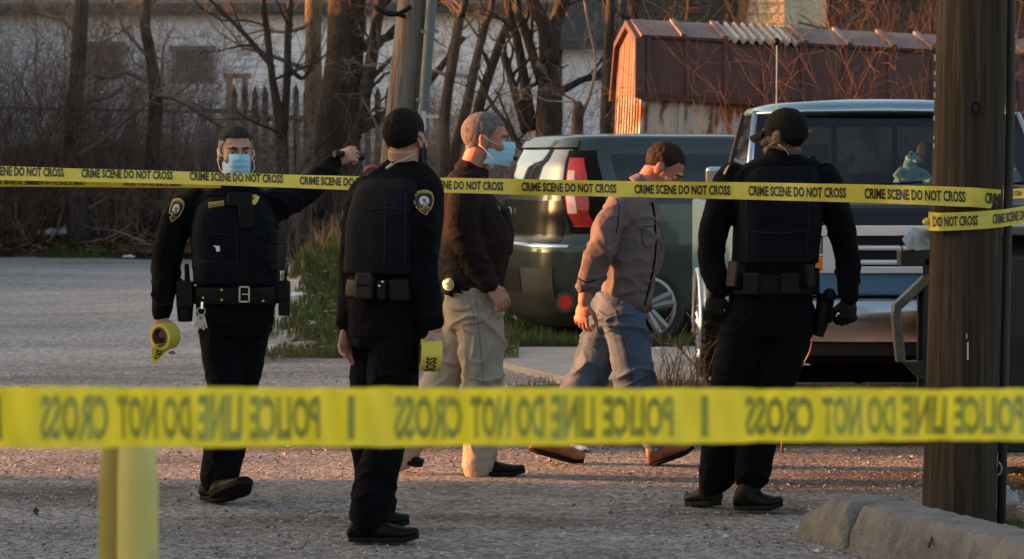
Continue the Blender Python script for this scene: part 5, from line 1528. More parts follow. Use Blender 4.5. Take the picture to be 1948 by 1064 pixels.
    def pad(s, b, bvh, px, py, w_, h_, dpt, roll=0, sink=.3, taper=1.0):
        """small box standing on the cloth at a photo pixel; w,h in photo pixels, depth in metres"""
        c, n = s.hit(bvh, px, py)
        n = Vector((n.x, n.y, n.z * .3)).normalized(); x = n.cross(UPZ) * -1
        if x.length < 1e-3: x = Vector((1, 0, 0))
        x.normalize(); z = x.cross(n) * 1.0; z = z if z.z > 0 else -z
        m3 = Matrix((x, -n, z)).transposed()
        if roll: m3 = m3 @ Matrix.Rotation(R(roll), 3, 'Y')
        b.box(c + n * dpt * (.5 - sink), (w_ / s.sc, dpt, h_ / s.sc), m3, taper)
        return c, n
    def shoe(s, heel, toe, name, m, sole_m, hgt=.10, wid=.048, shaft=None, toe_up=0.0, up=None):
        """heel/toe: local points of the sole"""
        H, T = Vector(heel), Vector(toe); d = (T - H); L_ = d.length; d.normalize()
        u = Vector(up) if up else UPZ.copy(); u = (u - d * u.dot(d)).normalized(); r = d.cross(u)
        secs = [(-.01, .62, .50, .0), (.06, .80, .82, .0), (.18, .86, 1.0, .0), (.34, .82, .98, .0), (.5, .86, .70, .0), (.66, 1.0, .54, .0), (.82, 1.0, .46, .0), (.94, .78, .36, .01), (1.0, .42, .24, .018)]
        b = MB(); rings = []
        for t, w_, h_, lift in secs:
            c = H + d * (t * L_) + u * lift; ring = []
            for i in range(20):
                a = 6.28318 * i / 20; sy = math.sin(a); y = (hgt * h_ * .5) * (1 + math.copysign(abs(sy) ** .8, sy)); x = wid * w_ * math.copysign(abs(math.cos(a)) ** .7, math.cos(a)) * (1 - .25 * max(0, sy))
                ring.append(c + r * x + u * (y + .014))
            rings.append(ring)
        b.loft(rings)
        if shaft is not None:
            b.tube([H + d * L_ * .22 + u * hgt * .6, H.lerp(Vector(shaft), .6) + d * L_ * .13, Vector(shaft)], [.05, .052, .056], 16)
        me = fuse(b, .006, 4); so = link_mesh(me, name, m, s.body)
        b = MB(); rings = []
        for h_, g in ((0, .94), (.004, 1.0), (.016, 1.0), (.020, .93)):
            ring = []
            for i in range(28):
                a = 6.28318 * i / 28; t = .5 - .5 * math.cos(a) * 1.02
                w_ = float(np.interp(t, [q[0] for q in secs], [q[1] for q in secs])) * 1.12 * wid * min(1, abs(math.sin(a)) ** .45 + .0)
                ring.append(H + d * (t * L_) + r * math.copysign(w_, math.sin(a)) * g + u * (h_ + (.014 * max(0, t - .8) / .2)))
            rings.append(ring)
        b.loft(rings); b.build("sole", sole_m, so, smooth=True, angle=50)
        return so
    def surgical_mask(s, m, wide=1.0, pleat=True):
        C, r, f, u, hs = s.hf
        b = MB(); rows = []
        nu_, nv_ = 18, 12
        for j in range(nv_ + 1):
            v = j / nv_; z = -.008 - .102 * v
            row = []
            for i in range(nu_ + 1):
                t = -1 + 2 * i / nu_
                fx = .133 - .047 * abs(t) ** 1.6 - .062 * abs(t) ** 4 - .010 * (v > .8) * (v - .8) * 5 - .012 * (1 - v) * abs(t)
                fx -= .016 * max(0, .25 - v) * 4 * (abs(t) > .12) + .034 * max(0, v - .35) ** 1.3
                pz = .0075 * (((v * 3.999) % 1.0) - .5) if pleat else 0
                row.append(C + (r * (.062 * math.sin(t * 1.35) / math.sin(1.35) * 1.0) + f * (fx + pz) + u * (z - .008 * (1 - abs(t)) * (v - .5))) * hs)
            rows.append(row)
        vs = [p for row in rows for p in row] + [p - f * .004 for row in rows for p in row]; n = nu_ + 1; o = n * (nv_ + 1); fs = []
        for j in range(nv_):
            for i in range(nu_):
                fs.append((j * n + i, j * n + i + 1, (j + 1) * n + i + 1, (j + 1) * n + i)); fs.append((o + j * n + i, o + (j + 1) * n + i, o + (j + 1) * n + i + 1, o + j * n + i + 1))
        b.add(vs, fs); mo = b.build("face_mask", m, s.body, smooth=True, angle=60)
        b = MB()
        for q in (-1, 1):
            for z0, z1 in ((-.024, .012), (-.104, -.036)):
                b.tube([C + (r * q * .062 + f * .058 + u * z0) * hs, C + (r * q * .082 + f * .03 + u * (z0 * .6 + z1 * .4)) * hs, C + (r * q * .086 + f * -.008 + u * z1) * hs, C + (r * q * .082 + f * -.03 + u * (z1 * .5 - .01)) * hs], .0017, 5)
        b.build("ear_loop", M['white_cloth'] if m is M['mask'] else m, mo, smooth=True)
        return mo
    def eyes(s, brow=None):
        C, r, f, u, hs = s.hf
        for q in (-1, 1):
            b = MB(); c = C + (r * q * .033 + f * .076 + u * .001) * hs; b.ell(c, (.0125 * hs,) * 3, (r, f, u), 12, 8); eo = b.build("eye", mat("eye_white", (.45, .42, .40), .3, var=.05), s.body, smooth=True)
            b = MB(); b.ell(c + f * .0085 * hs, (.0062 * hs, .0045 * hs, .0062 * hs), (r, f, u), 10, 6); b.build("iris", M['hair_dark'], eo, smooth=True)
            b = MB(); b.tube([C + (r * q * .014 + f * .0985 + u * .019) * hs, C + (r * q * .034 + f * .098 + u * .026) * hs, C + (r * q * .054 + f * .083 + u * .019) * hs], [.004, .0045, .0025], 6); b.build("eyebrow", brow or M['hair_dark'], s.body, smooth=True)
            b = MB(); b.tube([C + (r * q * .018 + f * .086 + u * .008) * hs, C + (r * q * .034 + f * .0895 + u * .012) * hs, C + (r * q * .048 + f * .078 + u * .006) * hs], [.003, .0045, .003], 6); b.build("eyelid", s.body.data.materials[0], s.body, smooth=True)

M['darkseam'] = mat("dark_core", (0.10, 0.055, 0.03), .8, var=.2)
M['patch_white'] = mat("patch_white_thread", (0.55, 0.52, 0.52), .8, var=.1, vscale=200); M['patch_red'] = mat("patch_red_thread", (0.32, 0.06, 0.09), .8, var=.1); M['patch_green'] = mat("patch_green_thread", (0.10, 0.25, 0.12), .8, var=.1)
M['patch_black'] = mat("patch_black_thread", (0.012, 0.012, 0.014), .85, var=.1)
SHIELD = [(-.92, -.72), (-.5, -.93), (0, -1.0), (.5, -.93), (.92, -.72), (1.0, -.25), (.86, .22), (.5, .66), (0, 1.0), (-.5, .66), (-.86, .22), (-1.0, -.25)]
def shoulder_patch(F, bvh, cx, cy, hw, hh, rot):
    c_, s_ = math.cos(R(rot)), math.sin(R(rot))
    mp_ = lambda u, v: (cx + u * hw * c_ - v * hh * s_, cy + u * hw * s_ + v * hh * c_)
    b = MB(); T = lambda k, pl: [mp_(u * k, v * k) for u, v in pl]
    circ = [(math.cos(a), math.sin(a)) for a in np.linspace(0, 6.28, 17)[:-1]]
    b.cur = 0; F.decal(b, bvh, T(1, SHIELD), .003); b.cur = 1; F.decal(b, bvh, T(.87, SHIELD), .0042)
    b.cur = 2; F.decal(b, bvh, [mp_(u * .47, -.10 + v * .40) for u, v in circ], .0054)
    b.cur = 3; F.decal(b, bvh, [mp_(u, v) for u, v in ((-.12, -.34), (.22, -.26), (.12, -.02), (.34, .1), (.05, .06), (-.2, -.1))], .0064, 2)
    b.cur = 4; F.decal(b, bvh, [mp_(u, v) for u, v in ((-.36, .10), (.36, .10), (.2, .24), (-.2, .24))], .0064, 2)
    b.cur = 0
    F.dtext(b, bvh, "ROCK ISLAND", lambda u, v: mp_(-.74 + 1.48 * u, -.62 - .16 * (1 - (2 * u - 1) ** 2) - .17 * (v - .5)), .006)
    F.dtext(b, bvh, "POLICE", lambda u, v: mp_(-.36 + .72 * u, .44 - .17 * (v - .5)), .006)
    return b.build("shoulder_patch", [M['goldthread'], M['patch_black'], M['patch_white'], M['patch_red'], M['patch_green']], F.body, recalc=False)

def short_hair(front=.066, side=-.012, nape=-.058, temple=.012):
    def rule(r_, f_, u_):
        h = np.where(f_ > .045, u_ - front + .15 * (np.abs(r_) - .03).clip(0) * -1, np.where(f_ > .012, u_ - np.interp(f_, [.012, .045], [side, front - .01]), np.where(f_ > -.03, u_ - side, u_ - np.interp(f_, [-.07, -.03], [nape, side - .018]))))
        return h
    return rule

# ------------------------------------------------------------------ 1 pointing officer
o1 = Fig(430, 13.5)
o1_t = [(447, 350, 0, .082, .075), (447, 368, 0, .155, .10), (446, 390, 0, .205, .122), (447, 430, 0, .212, .14), (449, 480, 0, .198, .14), (451, 530, 0, .188, .135), (449, 575, 0, .186, .13), (446, 620, 0, .176, .125)]
o1_ra = [(370, 386, 0, .076), (342, 412, 0, .078), (325, 458, .0, .075), (317, 505, .02, .071), (312, 550, -.02, .061), (307, 592, -.06, .050)]
o1_la = [(522, 390, 0, .078), (552, 379, .08, .074), (590, 356, .16, .066), (618, 330, .28, .056), (636, 310, .36, .046)]
o1_rl = [(418, 610, 0, .100), (424, 680, -.02, .098), (430, 740, -.06, .085), (426, 800, -.1, .080), (421, 860, -.14, .084), (415, 915, -.15, .086)]
o1_ll = [(474, 610, 0, .100), (466, 680, .03, .094), (458, 740, .02, .080), (446, 800, -.02, .074), (432, 860, -.12, .076), (424, 905, -.18, .074)]
o1.head(449, 290, -.01, 16, 2, 0, 1.0, o1.p(447, 362, .01))
for q in (o1_ra, o1_la): o1.limb(o1.skin, [(a, b_, c, d * .62) for a, b_, c, d in q])
for q in (o1_rl, o1_ll): o1.limb(o1.skin, [(a, b_, c, d * .62) for a, b_, c, d in q])
o1.torso(o1.skin, [(a, b_, c, d * .78, e * .78) for a, b_, c, d, e in o1_t], 0)
wr = o1.p(305, 603, -.07)
o1.hand(o1.skin, wr, (.10, -.12, -1), (-.35, -.9, .1), (1, -.3, 0), (35, 45, 35), 1.0, fore=o1.p(307, 585, -.055))
wl = o1.p(640, 306, .37)
o1.hand(o1.skin, wl, (.78, -.2, .38), (-.15, -.9, .55), (-.35, -.2, .9), (62, 80, 50), 1.02, fore=o1.p(632, 314, .33), var=2, thumb_in=.9)
o1.make("officer facing us in surgical mask, raising a flashlight in one arm", M['skin_pale'])
hr_ = short_hair(.064, -.004, -.05)
o1.hair(M['hair_salt'], lambda a, e, g: np.minimum(hr_(a, e, g), g - .050 + .2 * (e < -.04)), .009)
o1.hair(mat('hair_grey_sides', (.19, .18, .172), .85, spec=.15, var=.45, vscale=120, bump=.6, bscale=350, bdist=.002), lambda a, e, g: np.minimum(hr_(a, e, g), .058 - g), .006, seed=4)
o1.eyes(M['hair_salt'])
o1.surgical_mask(M['mask'])
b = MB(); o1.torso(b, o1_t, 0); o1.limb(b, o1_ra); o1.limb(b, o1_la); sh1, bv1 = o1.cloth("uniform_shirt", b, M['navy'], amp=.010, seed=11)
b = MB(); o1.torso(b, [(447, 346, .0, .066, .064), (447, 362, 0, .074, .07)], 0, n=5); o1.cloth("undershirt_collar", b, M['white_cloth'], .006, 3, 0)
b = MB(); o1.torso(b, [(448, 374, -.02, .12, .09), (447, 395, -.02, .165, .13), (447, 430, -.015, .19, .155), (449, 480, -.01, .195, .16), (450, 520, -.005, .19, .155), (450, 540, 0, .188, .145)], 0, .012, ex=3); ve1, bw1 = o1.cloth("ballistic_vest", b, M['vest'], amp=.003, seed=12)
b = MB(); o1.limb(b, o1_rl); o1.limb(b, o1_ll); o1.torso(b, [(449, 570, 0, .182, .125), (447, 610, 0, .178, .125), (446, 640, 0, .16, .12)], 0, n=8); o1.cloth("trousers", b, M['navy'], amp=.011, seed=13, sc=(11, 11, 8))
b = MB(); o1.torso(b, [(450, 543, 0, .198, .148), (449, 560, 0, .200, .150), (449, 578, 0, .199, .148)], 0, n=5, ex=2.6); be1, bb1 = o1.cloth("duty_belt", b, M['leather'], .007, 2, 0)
b = MB()
for px, py in ((465, 560),):
    c, n = o1.hit(bb1, px, py, .004)
    for dx, dz, w_, h_ in ((-.022, 0, .007, .072), (.022, 0, .007, .072), (0, .034, .05, .007), (0, -.034, .05, .007), (.004, 0, .03, .005)): b.box(c + Vector((dx, -.004, dz)), (w_, .006, h_))
b.build("buckle", M['silver'], be1)
b = MB()
for px, py in ((422, 552), (422, 571), (387, 567), (500, 573), (528, 545)):
    c, n = o1.hit(bb1, px, py, .002); b.ell(c, (.006, .004, .006))
build_split(b, "belt_snap", M['gold'], be1, smooth=True)
b = MB(); A = [o1.p(352, 540, -.03), o1.p(352, 575, -.04), o1.p(352, 612, -.04)]
b.tube(A, [.045, .042, .034], 14); b.box(o1.p(352, 560, -.05), (.075, .07, .12)); b.tube([o1.p(338, 534, -.05), o1.p(352, 548, -.05)], [.020, .026], 10); b.tube([o1.p(355, 502, -.02), o1.p(357, 545, -.02)], [.012, .014], 10)
me = fuse(b, .005, 2); link_mesh(me, "holster", M['black'], o1.body)
b = MB(); b.box(o1.p(541, 568, -.02), (.055, .05, .16)); b.box(o1.p(535, 552, -.02), (.07, .06, .09)); b.tube([o1.p(541, 540, -.02), o1.p(546, 508, -.02)], [.009, .005], 8); me = fuse(b, .005, 2); link_mesh(me, "radio", M['black'], o1.body)
b = MB()
for py, w_, h_ in ((452, 34, 30), (482, 36, 34), (503, 30, 24)): o1.pad(b, bw1, 522, py, w_, h_, .06)
build_split(b, "pouch", M['black'], o1.body, bevel=.008)
b = MB(); o1.pad(b, bw1, 457, 382, 46, 26, .04); b.cur = 0; o1.pad(b, bw1, 468, 412, 28, 44, .035); b.build("body_camera", mat("camera_grey_plastic", (.0045, .0055, .008), .6, var=.2, spec=.15), o1.body, bevel=.005)
b = MB(); cxb, cyb = 483, 376
o1.decal(b, bw1, [(cxb + 12 * u, cyb + 16 * v) for u, v in ((-.5, -1), (0, -.85), (.5, -1), (.95, -.5), (.8, .1), (.45, .7), (0, 1.05), (-.45, .7), (-.8, .1), (-.95, -.5))], .010)
o1.decal(b, bw1, [(cxb + 5 * math.cos(a), cyb - 2 + 6 * math.sin(a)) for a in np.linspace(0, 6.28, 13)[:-1]], .014, 2)
b.build("badge", M['gold'], o1.body, recalc=False)
b = MB(); b.cur = 0; o1.decal(b, bw1, [(397, 387), (426, 383), (427, 392), (398, 397)], .006); b.cur = 1; o1.decal(b, bw1, [(399, 388.5), (424.5, 385), (425, 390.5), (400, 395)], .0075)
b.cur = 0
for k in range(6): o1.decal(b, bw1, [(401.5 + 4 * k, 389 - .5 * k), (404 + 4 * k, 388.6 - .5 * k), (404 + 4 * k, 393 - .5 * k), (401.5 + 4 * k, 393.4 - .5 * k)], .009, 1)
b.build("name_strip", [M['goldthread'], M['patch_black']], o1.body, recalc=False)
b = MB(); o1.decal(b, bw1, [(406, 467), (418, 468), (419, 478), (412, 479), (411, 472)], .005, 2); b.build("white_tag", M['white_cloth'], o1.body, recalc=False)
shoulder_patch(o1, bv1, 334.5, 401, 12.5, 24, 21)
b = MB(); c0 = o1.p(385, 575, -.18)
b.tube([c0, o1.p(384, 588, -.19)], .006, 6); b.tube([o1.p(383, 592, -.19) + Vector((.018 * math.cos(t), 0, .018 * math.sin(t))) for t in np.linspace(0, 6.28, 15)], .003, 5)
for k in range(5): b.box(o1.p(374 + 4 * k, 612 + 3 * (k % 2), -.19), (.010, .004, .062), Matrix.Rotation(R(18 - 8 * k), 3, 'Y'))
tag(b.build("key_bunch", M['silver'], None), None); kb_ = bpy.data.objects["key_bunch"]; kb_.location = o1.loc; tag(kb_, "bunch of keys hanging from the pointing officer's belt", "keys")
o1.shoe(o1.p(405, 953, -.22), o1.p(474, 928, -.34), "boot", M['leather'], M['sole'], .095, .052, shaft=o1.p(419, 905, -.16), up=(.1, .55, .8))
o1.shoe(o1.p(388, 950, -.10), o1.p(438, 956, -.26), "boot", M['leather'], M['sole'], .09, .052, shaft=o1.p(404, 905, -.10))

# ------------------------------------------------------------------ 2 officer with back turned, nearest
o2 = Fig(720, 12.0)
o2_t = [(770, 312, 0, .078, .072), (766, 332, 0, .15, .095), (760, 360, 0, .195, .12), (752, 420, 0, .188, .14), (746, 480, 0, .172, .14), (742, 530, 0, .170, .135), (740, 580, 0, .172, .14), (737, 640, 0, .168, .14)]
o2_ra = [(798, 366, -.08, .082), (796, 420, -.12, .077), (797, 470, -.12, .073), (803, 530, -.12, .068), (813, 580, -.13, .060), (822, 612, -.14, .053)]
o2_la = [(697, 372, .11, .080), (684, 420, .12, .075), (677, 480, .10, .072), (674, 540, .07, .066), (667, 585, .04, .058), (663, 610, .02, .052)]
o2_rl = [(757, 630, -.05, .112), (750, 700, -.05, .108), (743, 770, -.05, .096), (730, 850, -.06, .085), (714, 920, -.06, .088), (703, 985, -.06, .086)]
o2_ll = [(717, 630, .06, .110), (712, 700, .1, .103), (708, 770, .15, .093), (705, 850, .25, .083), (715, 920, .32, .080), (722, 962, .36, .078)]
o2.head(771, 262, .0, 152, 0, 0, 1.02, o2.p(769, 325, .0))
for q in (o2_ra, o2_la, o2_rl, o2_ll): o2.limb(o2.skin, [(a, b_, c, d * .62) for a, b_, c, d in q])
o2.torso(o2.skin, [(a, b_, c, d * .78, e * .78) for a, b_, c, d, e in o2_t], -30)
o2.hand(o2.skin, o2.p(662, 622, .02), (-.14, -.05, -1), (-.62, .5, 0), (.3, .9, 0), (14, 26, 20), 1.02, fore=o2.p(664, 600, .02), var=7)
o2.hand(o2.skin, o2.p(829, 624, -.15), (.18, -.05, -1), (.75, -.6, .1), (-.5, -.75, 0), (38, 46, 30), 1.02, fore=o2.p(824, 605, -.14), var=4)
o2.make("nearest officer, seen from behind, looking away and holding a tape roll low", M['skin_pale'])
o2.hair(M['hair_dark'], short_hair(.060, -.004, -.048), .006, rough=.003)
C, r_, f_, u_, hs_ = o2.hf
b = MB(); rows = []
for j in range(9):
    v = j / 8; row = []
    for i in range(13):
        t = -1 + i / 6
        row.append(C + (r_ * .064 * math.sin(t * 1.35) / math.sin(1.35) * 1.08 + f_ * (.124 - .036 * abs(t) ** 1.6 - .075 * abs(t) ** 4) + u_ * (-.018 - .096 * v)) * hs_)
    rows.append(row)
b.loft(rows, cap=False, closed=False); mo = b.build("face_mask", M['patch_black'], o2.body, smooth=True); 
b = MB()
for q in (-1, 1): b.tube([C + (r_ * q * .068 + f_ * .05 + u_ * -.09) * hs_, C + (r_ * q * .086 + f_ * .01 + u_ * -.04) * hs_, C + (r_ * q * .086 + f_ * -.03 + u_ * .005) * hs_], .003, 5)
build_split(b, "ear_loop", M['patch_black'], mo)
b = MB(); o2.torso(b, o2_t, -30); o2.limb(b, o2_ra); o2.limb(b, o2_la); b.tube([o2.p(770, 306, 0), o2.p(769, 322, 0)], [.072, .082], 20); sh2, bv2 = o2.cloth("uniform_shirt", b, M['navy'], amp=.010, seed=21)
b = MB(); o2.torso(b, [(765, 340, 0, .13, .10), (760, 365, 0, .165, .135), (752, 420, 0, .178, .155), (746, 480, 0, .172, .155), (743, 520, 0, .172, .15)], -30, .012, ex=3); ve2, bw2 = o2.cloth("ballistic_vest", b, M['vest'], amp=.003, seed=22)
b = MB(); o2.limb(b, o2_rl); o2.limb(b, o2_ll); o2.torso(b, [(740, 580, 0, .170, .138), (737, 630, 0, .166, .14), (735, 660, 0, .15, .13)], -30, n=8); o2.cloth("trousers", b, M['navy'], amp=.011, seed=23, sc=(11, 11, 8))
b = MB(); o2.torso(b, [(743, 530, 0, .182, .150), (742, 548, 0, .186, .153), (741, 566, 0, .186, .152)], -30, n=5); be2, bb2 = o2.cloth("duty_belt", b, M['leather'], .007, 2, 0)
b = MB()
for px, py, w_, h_, dd in ((692, 520, 34, 26, .06), (700, 548, 40, 44, .05), (760, 552, 34, 40, .05), (728, 552, 20, 36, .03)): o2.pad(b, bb2, px, py, w_, h_, dd)
build_split(b, "pouch", M['black'], o2.body, bevel=.008)
b = MB()
for px, py in ((699, 535), (727, 545), (733, 538)): c, n = o2.hit(bb2, px, py, .03); b.ell(c, (.006, .005, .006))
build_split(b, "belt_snap", M['silver'], o2.body, smooth=True)
b = MB(); A = [o2.p(790, 292, -.10), o2.p(770, 303, -.13), o2.p(752, 310, -.12), o2.p(738, 322, -.10)]; b.tube(A, .0022, 5); b.tube([o2.p(746, 312, -.115), o2.p(735, 321, -.105)], [.007, .006], 8); b.build("earpiece_wire", mat("clear_wire", (.42, .40, .36), .4), o2.body, smooth=True)
b = MB(); b.tube([o2.p(709, 331, .0) + Vector((.034 * math.cos(t), .0, .030 * math.sin(t))) for t in np.linspace(.5, 2.9, 10)], .008, 8); b.build("shoulder_cord", M['redwire'], o2.body, smooth=True)
b = MB(); c, n = o2.hit(o2.bvh, 646, 656, .001); b.ell(c, (.006, .006, .004)); b.build("finger_ring", M['gold'], o2.body, smooth=True)
shoulder_patch(o2, bv2, 806.5, 386, 19, 24.5, -9)
o2.shoe(o2.p(664, 1030, -.06), o2.p(796, 1031, -.11), "boot", M['leather'], M['sole'], .10, .05, shaft=o2.p(705, 975, -.06))
o2.shoe(o2.p(682, 1002, .36), o2.p(778, 1004, .32), "boot", M['leather'], M['sole'], .10, .05, shaft=o2.p(722, 955, .36))

# ------------------------------------------------------------------ 3 detective in khaki
d3 = Fig(915, 14.45)
d3_t = [(897, 322, 0, .085, .085), (887, 338, 0, .15, .105), (884, 362, -.02, .18, .128), (900, 410, -.02, .185, .168), (906, 450, -.02, .185, .172), (906, 500, -.01, .18, .160), (900, 540, 0, .188, .15), (898, 556, 0, .186, .148)]
d3_ra = [(886, 366, -.19, .082), (880, 410, -.22, .079), (888, 460, -.21, .073), (908, 505, -.2, .064), (928, 538, -.2, .053)]
d3_la = [(900, 366, .12, .075), (905, 430, .13, .068), (915, 490, .12, .060), (922, 528, .10, .05)]
d3_fl = [(908, 595, -.08, .120), (916, 660, -.06, .110), (919, 735, -.05, .098), (917, 800, -.04, .088), (912, 855, -.03, .086), (910, 888, -.03, .084)]
d3_bl = [(888, 595, .09, .120), (868, 660, .1, .105), (842, 720, .1, .095), (805, 790, .1, .085), (776, 840, .1, .08), (762, 868, .1, .075)]
d3.head(925, 265, 0, 88, 4, 0, 1.12, d3.p(893, 335, 0))
for q in (d3_ra, d3_la, d3_fl, d3_bl): d3.limb(d3.skin, [(a, b_, c, d * .62) for a, b_, c, d in q])
d3.torso(d3.skin, [(a, b_, c, d * .78, e * .78) for a, b_, c, d, e in d3_t], -90)
d3.hand(d3.skin, d3.p(932, 545, -.2), (.55, -.1, -.62), (.45, -.72, .42), (.8, .4, .3), (28, 40, 30), 1.05, fore=d3.p(925, 532, -.2), var=5)
d3.make("grey-haired man in dark jacket and khaki trousers, masked, walking right", M['skin'])
d3.hair(M['hair_grey'], short_hair(.058, -.012, -.050), .006)
d3.eyes(M['hair_grey'])
d3.surgical_mask(M['mask'])
b = MB(); d3.torso(b, d3_t, -90); d3.limb(b, d3_ra); d3.limb(b, d3_la); b.tube([d3.p(903, 312, 0), d3.p(893, 332, 0)], [.078, .095], 20)
jk, bj = d3.cloth("jacket", b, M['jacket'], amp=.013, seed=31, sc=(10, 10, 8))
b = MB(); d3.torso(b, [(905, 395, 0, .15, .165), (910, 440, 0, .155, .172), (912, 485, 0, .15, .160)], -90, .006, n=10); vd, bvd = d3.cloth("vest", b, M['vest'], amp=.003, seed=32)
b = MB()
for px, py, w_, h_ in ((962, 420, 26, 26), (964, 458, 24, 26)): b.box(d3.p(px, py, -.03), (.05, .09, h_ / d3.sc))
build_split(b, "pouch", M['black'], vd, bevel=.01)
b = MB(); d3.decal(b, bj, [(958, 380), (966, 383), (970, 392), (963, 394)], .006, 2); b.build("chest_emblem", M['white_cloth'], d3.body, recalc=False)
b = MB(); d3.limb(b, d3_fl); d3.limb(b, d3_bl); d3.torso(b, [(900, 545, 0, .182, .146), (902, 590, 0, .176, .142), (902, 625, 0, .15, .13)], -90, n=8); tr3, bt3 = d3.cloth("trousers", b, M['khaki'], amp=.014, seed=33, sc=(9, 9, 6), ridge=.8)
b = MB(); d3.torso(b, [(900, 540, 0, .19, .152), (900, 552, 0, .19, .152)], -90, n=4); be3, bb3 = d3.cloth("belt", b, M['leather'], .007, 2, 0)
b = MB(); b.cur = 0; d3.decal(b, bj, [(860 + 13 * math.cos(a), 543 + 16 * math.sin(a)) for a in np.linspace(0, 6.28, 15)[:-1]], .022, 2); b.cur = 1; d3.decal(b, bj, [(860 + 9.5 * math.cos(a), 542 + 12 * math.sin(a)) for a in np.linspace(0, 6.28, 11)[:-1]], .028, 2)
b.build("belt_badge", [M['leather'], M['silver']], d3.body, recalc=False)
d3.shoe(d3.p(881, 903, -.03), d3.p(998, 905, -.05), "shoe", M['leather'], M['sole'], .085, .05, shaft=d3.p(906, 870, -.03))
d3.shoe(d3.p(742, 866, .1), d3.p(800, 893, .1), "shoe", M['leather'], M['sole'], .085, .05, shaft=d3.p(764, 850, .1), up=(-.5, 0, .8))

# ------------------------------------------------------------------ 4 man with bowed head
m4 = Fig(1165, 14.97)
m4_t = [(1224, 350, 0, .082, .080), (1208, 368, 0, .145, .105), (1200, 392, 0, .185, .125), (1202, 440, 0, .19, .142), (1203, 490, 0, .185, .142), (1198, 530, 0, .178, .136), (1190, 560, 0, .174, .130), (1189, 578, 0, .172, .124)]
m4_ra = [(1186, 390, -.17, .076), (1161, 428, -.20, .073), (1142, 470, -.20, .070), (1128, 510, -.19, .063), (1117, 545, -.18, .057)]
m4_la = [(1205, 392, .19, .078), (1212, 450, .22, .07), (1215, 510, .2, .06), (1220, 545, .18, .05)]
m4_fl = [(1184, 585, -.07, .112), (1194, 640, -.07, .110), (1203, 690, -.06, .104), (1204, 735, -.05, .098), (1222, 790, -.04, .088), (1241, 826, -.03, .078), (1249, 847, -.03, .072)]
m4_bl = [(1166, 585, .08, .112), (1146, 650, .08, .106), (1122, 705, .08, .095), (1098, 740, .08, .090), (1066, 786, .09, .080), (1045, 817, .1, .074)]
m4.head(1264, 319, 0, 76, 40, 0, 1.05, m4.p(1222, 362, 0))
for q in (m4_ra, m4_la, m4_fl, m4_bl): m4.limb(m4.skin, [(a, b_, c, d * .62) for a, b_, c, d in q])
m4.torso(m4.skin, [(a, b_, c, d * .78, e * .78) for a, b_, c, d, e in m4_t], -86)
m4.limb(m4.skin, [(1117, 540, -.18, .040), (1114, 562, -.18, .037), (1111, 574, -.18, .032)], n=8)
m4.hand(m4.skin, m4.p(1111, 576, -.18), (-.16, 0, -1), (-.62, -.75, 0), (.75, -.6, 0), (26, 38, 26), 1.08, var=6)
m4.make("bareheaded man in grey shirt and jeans, head bowed, striding right", M['skin'])
m4.hair(M['hair_brown'], short_hair(.070, -.002, -.046), .009, rough=.004)
m4.eyes(M['hair_brown'])
b = MB(); m4.torso(b, m4_t, -86); m4.limb(b, m4_ra); m4.limb(b, m4_la); b.tube([m4.p(1232, 345, 0), m4.p(1218, 360, 0)], [.074, .092], 20)
b.ell(m4.p(1207, 568, -.04), (.085, .145, .085)); b.ell(m4.p(1115, 545, -.18), (.064, .062, .030), nu=14)
st4, bs4 = m4.cloth("shirt", b, M['greyshirt'], amp=.014, seed=41, sc=(9, 9, 7), ridge=.95)
b = MB()
for k, q in enumerate(np.linspace(0, 1, 22)):
    pass
pl_ = [(1243 + 6 * math.sin(t * 3.1), 372 + 215 * t) for t in np.linspace(0, 1, 26)]
pts = []
for px, py in [(1243, 385), (1247, 410), (1249, 440), (1250, 470), (1247, 500), (1241, 530), (1234, 560), (1228, 580)]:
    c, n = m4.hit(bs4, px - 3, py, .003); pts.append(c)
b.tube(pts, .006, 6); b.build("button_placket", M['navy'], st4, smooth=True)
b = MB(); m4.limb(b, m4_fl); m4.limb(b, m4_bl); m4.torso(b, [(1182, 555, 0, .172, .125), (1178, 590, 0, .165, .125), (1176, 620, 0, .14, .11)], -86, n=8); m4.cloth("jeans", b, M['denim'], amp=.016, seed=42, sc=(8, 8, 6), ridge=.9)
m4.shoe(m4.p(1238, 889, -.04), m4.p(1322, 858, -.05), "boot", M['tan_boot'], M['sole'], .135, .058, shaft=m4.p(1254, 835, -.03), up=(-.35, 0, .9))
m4.shoe(m4.p(1006, 858, .07), m4.p(1108, 886, .06), "boot", M['tan_boot'], M['sole'], .135, .058, shaft=m4.p(1038, 812, .1), up=(.35, 0, .9))

# ------------------------------------------------------------------ 5 officer in cap, back turned
o5 = Fig(1440, 13.0)
o5_t = [(1490, 296, 0, .082, .078), (1486, 312, 0, .165, .10), (1480, 336, 0, .222, .125), (1480, 380, 0, .214, .145), (1478, 440, 0, .190, .142), (1473, 500, 0, .184, .14), (1467, 550, 0, .188, .14), (1464, 610, 0, .184, .14)]
o5_la = [(1394, 342, 0, .081), (1377, 385, 0, .076), (1358, 440, .0, .066), (1353, 490, .0, .062), (1360, 525, -.02, .060), (1366, 548, -.03, .053)]
o5_ra = [(1566, 342, 0, .081), (1583, 385, 0, .074), (1602, 440, .0, .064), (1611, 490, .0, .058), (1613, 530, -.03, .053), (1614, 560, -.05, .048)]
o5_ll = [(1425, 600, 0, .118), (1411, 660, 0, .112), (1392, 735, .02, .100), (1382, 800, .06, .093), (1372, 860, .1, .092), (1366, 902, .12, .088)]
o5_rl = [(1505, 600, 0, .118), (1489, 660, 0, .112), (1469, 735, 0, .098), (1450, 800, 0, .090), (1436, 860, 0, .090), (1431, 902, 0, .086)]
o5.head(1491, 258, 0, 236, 0, 0, 1.04, o5.p(1490, 312, 0))
